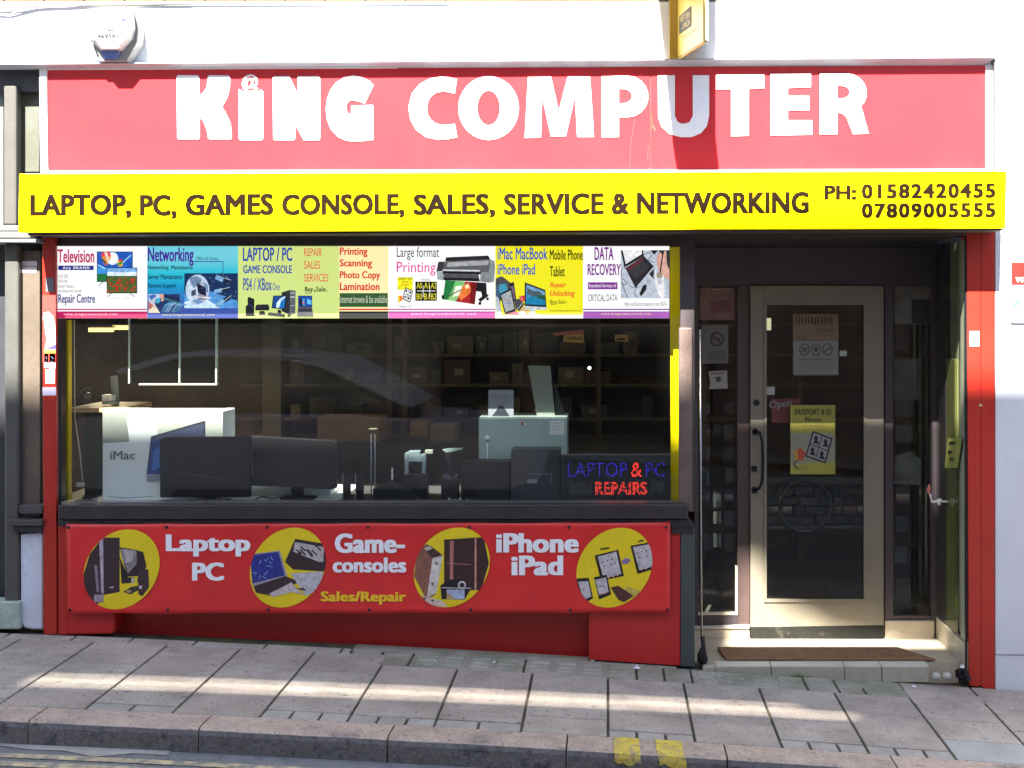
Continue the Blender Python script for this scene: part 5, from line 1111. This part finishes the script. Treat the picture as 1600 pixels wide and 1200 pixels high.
for (lab, pts) in (('thin black cable sagging over the board behind the slim phones', [(560,776),(575,772),(592,777),(612,770),(630,775)]), ('thin grey cable drooping between camera stand and black boxes', [(640,722),(655,738),(676,748),(702,750),(722,745)]), ('black cable curling at the foot of the monitors', [(398,781),(410,776),(424,780),(440,777),(452,782)])):
    o = MB().tube([w(a, b, .21+.02*rp.random()) for a, b in pts], .004, 6).build('cable', BLACK if 'black' in lab else mat('grey_plastic', (.12,.13,.15), .4), None); tag(o, lab, 'cable', 'loose cables in the window')
for i, (a, b, lab) in enumerate(((700,781,'first'),(709,783,'second'),(717,781,'third'),(728,783,'last'))):
    o = MB().rect(a, b-3, a+4, b+1, .125, .006).build('price_card', mat('small_price_card', (.42,.45,.44), .6), None); tag(o, lab+' from the left of four small pale cards before the black printer box', 'card', 'small cards on the sill')
# left: wooden shelf with headphones, boxes
sh = thing('wall_shelf', 'pale wooden shelf inside the left end of the window', 'shelf', w(158, 643, .5)); MB().add([w(100,641,.28), w(100,646,.28), w(200,634,.75), w(200,638.5,.75), w(108,632,.85)+Vector((-.3,0,0)), w(200,632.5,.85)], []).v
zs = w(0,637,.5).z; MB().box(-3.2, w(200,0,.5).x, .40, .9, zs-.02, zs+.005).build('board', mat('orange_wood', (.55,.33,.18), .5, .15, 14), sh, bevel=.003)
MB().box(-3.15, w(160,0,.55).x, .55, .58, PZ, zs-.021).build('side_board', mat('dark_olive_board', (.06,.06,.03), .6), sh)
hp = thing('headphones', 'grey over-ear headphones resting on the wooden shelf', 'headphones', (w(136,0,.6).x,.6,zs+.005))
pts = [w(136,618,.6)+Vector((math.cos(a), .0, math.sin(a)))*.045 for a in [R(60+i*25) for i in range(11)]]; MB().tube(pts, .004, 8).build('band', mat('grey_plastic2', (.2,.21,.2), .4), hp); MB().tube([w(137,619,.57), w(137,619,.6)], [.02,.024], 14).build('ear_cup', mat('grey_plastic', (.12,.13,.15), .4), hp)
t = thing('small_white_device', 'small bright white box on the wooden shelf', 'device', (w(168,0,.55).x,.55,zs+.005)); MB().rect(159, 617, 175, 627, .55, .06).build('body', mat('bright_white_plastic', (.8,.82,.8), .4), t, bevel=.003); MB().rect(159, 627.5, 180, 632, .55, .06).build('base', mat('pale_teal_plastic', (.4,.5,.5), .4), t, bevel=.002)
t = thing('upright_router', 'upright pale grey router behind the small white box on the shelf', 'router', (w(178,0,.66).x,.66,zs+.005)); MB().prism([(172,588),(182,587.5),(184,632),(174,632)], .66, .03).build('body', mat('pale_grey_router', (.36,.36,.33), .4), t, bevel=.004)
t = MB(); t.tube([w(116,500,.2), w(116,560,.2), w(117,655,.2), w(124,700,.2), w(129,752,.2)], .0035, 6); t2 = thing('pull_cord', 'thin white cord hanging inside the left edge of the window', 'cord', w(120, 760, .2)); t.build('cord', mat('old_white_cord', (.5,.52,.42), .6), t2); MB().rect(119, 754, 131, 761, .2, .012).build('plug', mat('old_white_cord', (.5,.52,.42), .6), t2, bevel=.003)
# glass edged display case hanging behind the glowing posters
hc = thing('hanging_glass_case', 'dark glass display case with bright edges hanging at the upper left of the window', 'display case', w(270, 600, .3))
EDG = mat('bright_glass_edge', (.62,.72,.6), .25); PNL = glassmat('case_dark_glass', 1.45, (.5,.47,.45), dirt=.003)  # pale edge colour paints the light caught along the glass
MB().rect(202, 498, 280, 599, .32, .006).build('glass_pane', PNL, hc); MB().rect(281, 498, 337, 599, .32, .006).build('glass_pane', PNL, hc)
for (a, b) in ((200.5,202),(279.3,281),(336.4,338.2)): MB().rect(a, 498, b, 599, .31, .03).build('edge_strip', EDG, hc)
MB().rect(217, 599.3, 338.2, 601.6, .305, .05).build('shelf_edge', mat('cream_edge', (.6,.55,.38), .5), hc)
MB().rect(216, 497, 336, 500, .36, .05).build('top_rail', YELIN, hc)

# back shelves with stock
bs = thing('back_shelving', 'brown stock shelving across the back of the shop', 'shelving', (-.8, 3.4, -.05))
SHW = mat('brown_shelf_edge', (.11,.075,.045), .6, .2, 5); BYs = 3.2
for py in (508, 555, 602, 655): MB().box(-3.0, 2.4, BYs, BYs+.35, w(0,py,BYs).z-.012, w(0,py,BYs).z+.012).build('shelf', SHW, bs)
for px in (437, 608, 632, 935, 1100, 1250): MB().box(w(px,0,BYs).x-.02, w(px,0,BYs).x+.02, BYs+.005, BYs+.34, -.05, 2.3).build('upright', SHW, bs)
MB().box(w(410,0,2.8).x, w(439,0,2.8).x, 2.8, 2.9, -.05, 2.4).build('column', mat('tan_column', (.13,.105,.075), .6), bs)
random.seed(21); stock = [mat('stock_%d' % i, c, .6, .2, 6) for i, c in enumerate([(.06,.045,.03),(.10,.075,.05),(.035,.035,.04),(.11,.09,.06),(.07,.035,.03),(.05,.055,.05)])]
cols_ = ['dark brown','brown','black','tan','dull red','grey green']
ORD = ['first','second','third','fourth','fifth','sixth','seventh','eighth','ninth','tenth','eleventh','twelfth','thirteenth','fourteenth','fifteenth','sixteenth','seventeenth','eighteenth','nineteenth','twentieth','last but one','last']
k = 0
for row, py in enumerate((555, 602, 655)):
    px = 452; nb_ = 0; rown = ('upper', 'middle', 'lower')[row]
    while px < 1040:
        wpx = random.choice([16, 22, 30, 40]); hpx = random.uniform(16, 38)
        if random.random() < .72:
            i = random.randrange(6); x0 = w(px,0,BYs).x; zb = w(0,py,BYs).z+.0125
            o = MB().box(x0, x0+wpx/192, BYs+.03, BYs+.26, zb, zb+hpx/192).build('stock_box', stock[i], None)
            if random.random() < .75:
                q_ = random.uniform(.2,.5); MB().box(x0+wpx/192*q_, x0+wpx/192*(q_+.35), BYs+.027, BYs+.0295, zb+hpx/192*.35, zb+hpx/192*random.uniform(.55,.8)).build('printed_label', stock[(i+3) % 6] if random.random() < .5 else mat('dim_label', (.22,.2,.16)), o)
            nb_ += 1; tag(o, '%s box, %s from the left on the %s back shelf of the shop' % (cols_[i], ORD[nb_-1], rown), 'box', 'stock boxes on the back shelves'); k += 1
        px += wpx + random.choice([2, 6, 14])
CART = mat('brown_carton', (.30,.19,.10), .7, .15, 5)
for (a, b, c, d_, y, lab) in ((496,652,593,692,2.2,'wide brown carton seen behind the slim phones'),(672,665,711,704,2.2,'tall brown carton seen above the microscope'),(640,660,668,690,2.6,'small dim carton between the two brown cartons')):
    x0, x1 = w(a,0,y).x, w(c,0,y).x; o = MB().box(x0, x1, y, y+.3, w(0,d_,y).z, w(0,b,y).z).build('carton', CART if a < 650 else mat('olive_carton', (.22,.18,.11), .7), None, bevel=.004); tag(o, lab, 'carton', 'cartons on the counter')
o = MB().box(w(455,0,2.1).x, w(1040,0,2.1).x, 2.1, 2.75, -.05, w(0,692,2.1).z-.002).build('counter', mat('dark_counter', (.05,.04,.035), .5), None); tag(o, 'dark counter running across the shop behind the window goods', 'counter')
tags_ = [((866,518,912,536),'red and orange price ticket on the back shelves, the wider of two'),((961,523,981,533.5),'small orange price ticket on the back shelves, the right one')]
for (a, b, c, d_), lab in tags_:
    t = thing('price_ticket', lab, 'ticket', w((a+c)/2, d_, 2.9), 'orange price tickets'); OT = mat('orange_ticket', (.7,.42,.14), .5)
    if a == 866: MB().prism([(864,520),(912,515),(912,521),(882,523),(866,525)], 2.9, .01).build('header', mat('red_ticket', (.55,.16,.1), .5), t); MB().prism([(881,524),(912,521.5),(912,536),(880,534)], 2.898, .01).build('sheet', OT, t); text('YAMAHA',884,526,910,531,2.895,INKD,t,.03)
    else: MB().rect(a, b, c, d_, 2.9, .01).build('sheet', OT, t); Pic(2.898).line([(964,530),(977,530)],3,(70,50,20)).build('print', t)
o = MB().tube([w(921,575,2.5), w(921,575,2.49)], [.012,.008], 10).build('indicator_light', emat('white_led', (240,255,250), 1.6), None); tag(o, 'tiny white light glowing in the dark of the shop', 'light')
def lamp(px0, px1, py, y, lab):
    t = thing('strip_lamp', lab, 'lamp', w((px0+px1)/2, py, y), 'warm strip lamps'); c = (w(px0,py,y)+w(px1,py,y))/2; wd3 = w(px1,py,y).x-w(px0,py,y).x
    MB().rect(px0, py-3.2, px1, py+3.2, y, .06).build('tube', emat('warm_tube', (255,222,140), .3), t); MB().rect(px0-1, py-5.5, px1+1, py-3.4, y-.005, .08).build('fitting', mat('lamp_fitting', (.3,.28,.22)), t)
    ld = bpy.data.lights.new('strip_lamp_light', 'AREA'); ld.shape = 'RECTANGLE'; ld.size = wd3; ld.size_y = .06; ld.energy = 1.2; ld.color = (1, .8, .5)
    lo = bpy.data.objects.new('strip_lamp_light', ld); reg(lo, t, c - Vector((0, -.03, .03)))
lamp(138, 173, 515.5, 1.9, 'left warm strip lamp glowing behind the upper left of the window'); lamp(176, 200, 512, 2.2, 'right warm strip lamp, partly behind the glass case')
# mid-shop lamp tubes, one out of sight above the window head
for (x, y) in ((-.8, 2.0), (1.4, 1.6)):
    t = thing('strip_lamp', 'warm strip lamp under the shop ceiling, %s' % ('behind the middle of the window' if x < 0 else 'behind the shop door'), 'lamp', (x, y, 2.4), 'warm strip lamps'); MB().box(x-.6, x+.6, y-.03, y+.03, 2.41, 2.44).build('tube', emat('warm_tube', (255,222,140), .3), t)
    ld = bpy.data.lights.new('strip_lamp_light', 'AREA'); ld.shape = 'RECTANGLE'; ld.size = 1.2; ld.size_y = .06; ld.energy = .2; ld.color = (1, .78, .5); lo = bpy.data.objects.new('strip_lamp_light', ld); reg(lo, t, (x, y, 2.40))

# ------------------------------------------------------------------ across the road (seen in the glass, and casting the shade)
opp = thing('opposite_building', 'brick building across the road, behind the camera, reflected in the glass', 'building', (-2, -12, -.3))
OB = bpy.data.materials.new('brick_wall'); OB.use_nodes = True; n, l = OB.node_tree.nodes, OB.node_tree.links
br = n.new('ShaderNodeTexBrick'); br.inputs['Color1'].default_value = (.34,.2,.13,1); br.inputs['Color2'].default_value = (.24,.14,.1,1); br.inputs['Mortar'].default_value = (.3,.27,.22,1); br.inputs['Scale'].default_value = 4
tcx = n.new('ShaderNodeTexCoord'); mp = n.new('ShaderNodeMapping'); mp.inputs['Rotation'].default_value = (R(90),0,0); l.new(tcx.outputs['Object'], mp.inputs[0]); l.new(mp.outputs[0], br.inputs[0]); l.new(br.outputs[0], n['Principled BSDF'].inputs[0]); n['Principled BSDF'].inputs['Roughness'].default_value = .85
MB().box(-7.2, 1.5, -17, -10.06, -1, 11.7).build('wall', OB, opp)
MB().box(-30, -7.25, -17, -10.3, -1, 6.2).build('wing', OB, opp); MB().box(1.55, 30, -17, -10.3, -1.5, 6.0).build('wing', OB, opp)
def of(xo): return xo - 10*KX
def scr(x0, x1, o0, o1, name='roof_screen_panel'): return MB().box(of(x0), of(x1), -10.02, -9.98, o0+13, o1+13).build(name, mat('roof_screen_metal', (.4,.4,.4), .5), opp)  # unseen panels added and cut to shape where the sun falls
scr(-5.5, 3.2, -1.8, -.985); scr(-5.5, -2.68, -.985, -.903); scr(1.38, 3.2, -.985, -.903); scr(-5.5, 3.2, -.903, -.868); scr(-5.5, -2.68, -.868, -.79); scr(1.1, 3.2, -.868, -.79); scr(-5.5, 3.2, -.79, .5)
hx0, hx1 = (1146-950)/258-.6*KX, (1476-950)/258-.6*KX
scr(-5.5, hx0, .5, 1.57); scr(hx1, 3.2, .5, 1.57)
mb = MB(); mb.add([Vector((of(a), yy, o_+13)) for yy in (-10.02, -9.98) for a, o_ in ((hx0,1.27),(hx0+.17,1.24),(hx0+.24,1.02),(hx0+.62,.80),(hx1,.66),(hx1,1.57),(hx0,1.57))],
    [(0,1,2,3,4,5,6),(13,12,11,10,9,8,7)]+[(i,7+i,7+(i+1)%7,(i+1)%7) for i in range(7)]); mb.build('roof_screen_panel', mat('roof_screen_metal', (.4,.4,.4), .5), opp)  # blocker outline leaves an opening for the sun patch on the door
scr(.46, 1.88, 1.57, 2.12); scr(-1.0, .30, 1.57, 1.97)  # raised blockers added to keep sun off door and window goods
OW = mat('dark_window_glass', (.02,.02,.025), .1); OFm = mat('painted_window_frame', (.5,.5,.48), .5)
for zz in (3.4, 6.2, 9.0):
    for xx in (-6.4, -4.3, -2.2, -.1):
        f = MB().box(xx, xx+1.1, -10.06, -10.03, zz, zz+1.6).build('window', OFm, opp); MB().box(xx+.07, xx+1.03, -10.03, -10.02, zz+.07, zz+1.53).build('pane', OW, f)
for (a, b) in ((-6.8,-4.2),(-3.9,-1.2),(-.9,1.2)):
    f = MB().box(a, b, -10.06, -10.0, .1, 2.5).build('shop_front', mat('dark_shopfront', (.05,.05,.05), .4), opp); MB().box(a+.15, b-.15, -10.0, -9.99, .6, 2.3).build('pane', OW, f)
op = MB(); XS2 = [x for x in XS if -20 <= x <= 20]; vs = []
o = sheet(XS, -10.4, -9.1, -.01).build('opposite_pavement', SLAB, None); o['kind'] = 'structure'

car = thing('parked_car', 'silver saloon car parked beside the camera, seen only as a reflection in the window', 'car', (-2.9, -5.25, -.1))
CP = mat('silver_car_paint', (.7,.68,.76), .3, .05, 3); CG = mat('car_glass', (.02,.022,.025), .06)
def g0(x): return gz(x)-KH
cz = g0(-2.9)
def cprof(pts, y0, y1, m_, name, tap=0):
    P = [Vector((x, y0, cz+z)) for x, z in pts]; Q = [Vector((x, y1, cz+z)) for x, z in pts]; n = len(P)
    mb = MB(); mb.add(P+Q, [tuple(range(n)), tuple(range(2*n-1,n-1,-1))]+[(i,n+i,n+(i+1)%n,(i+1)%n) for i in range(n)])
    if tap: mb.map(lambda v: (v.x, v.y + (-5.25 - v.y)*max(0, (v.z-cz-.85))*tap, v.z))
    return mb.build(name, m_, car, bevel=.03)
cprof([(-5.1,.35),(-5.05,.8),(-4.9,.92),(-3.9,.95),(-2.4,.95),(-1.3,.85),(-.75,.68),(-.62,.35),(-.9,.25),(-4.9,.25)], -6.1, -4.4, CP, 'body')
cprof([(-4.95,.93),(-4.55,1.28),(-4.1,1.44),(-3.3,1.47),(-2.75,1.36),(-1.75,.93)], -6.05, -4.45, CG, 'glasshouse', .35)
cprof([(-4.6,1.30),(-4.1,1.455),(-3.3,1.485),(-2.7,1.365),(-1.95,1.03),(-1.82,1.0),(-2.6,1.45),(-3.3,1.52),(-4.15,1.50),(-4.65,1.35)], -6.04, -4.46, CP, 'roof', .35)
for wx in (-4.2, -1.5):
    for wy in (-6.05, -4.62):
        wh = MB().tube([(wx, wy, cz+.31), (wx, wy+.2, cz+.31)], .31, 20).build('wheel', BLACK, car); MB().tube([(wx, wy-.006, cz+.31), (wx, wy+.206, cz+.31)], .19, 14).build('rim', METAL, wh)
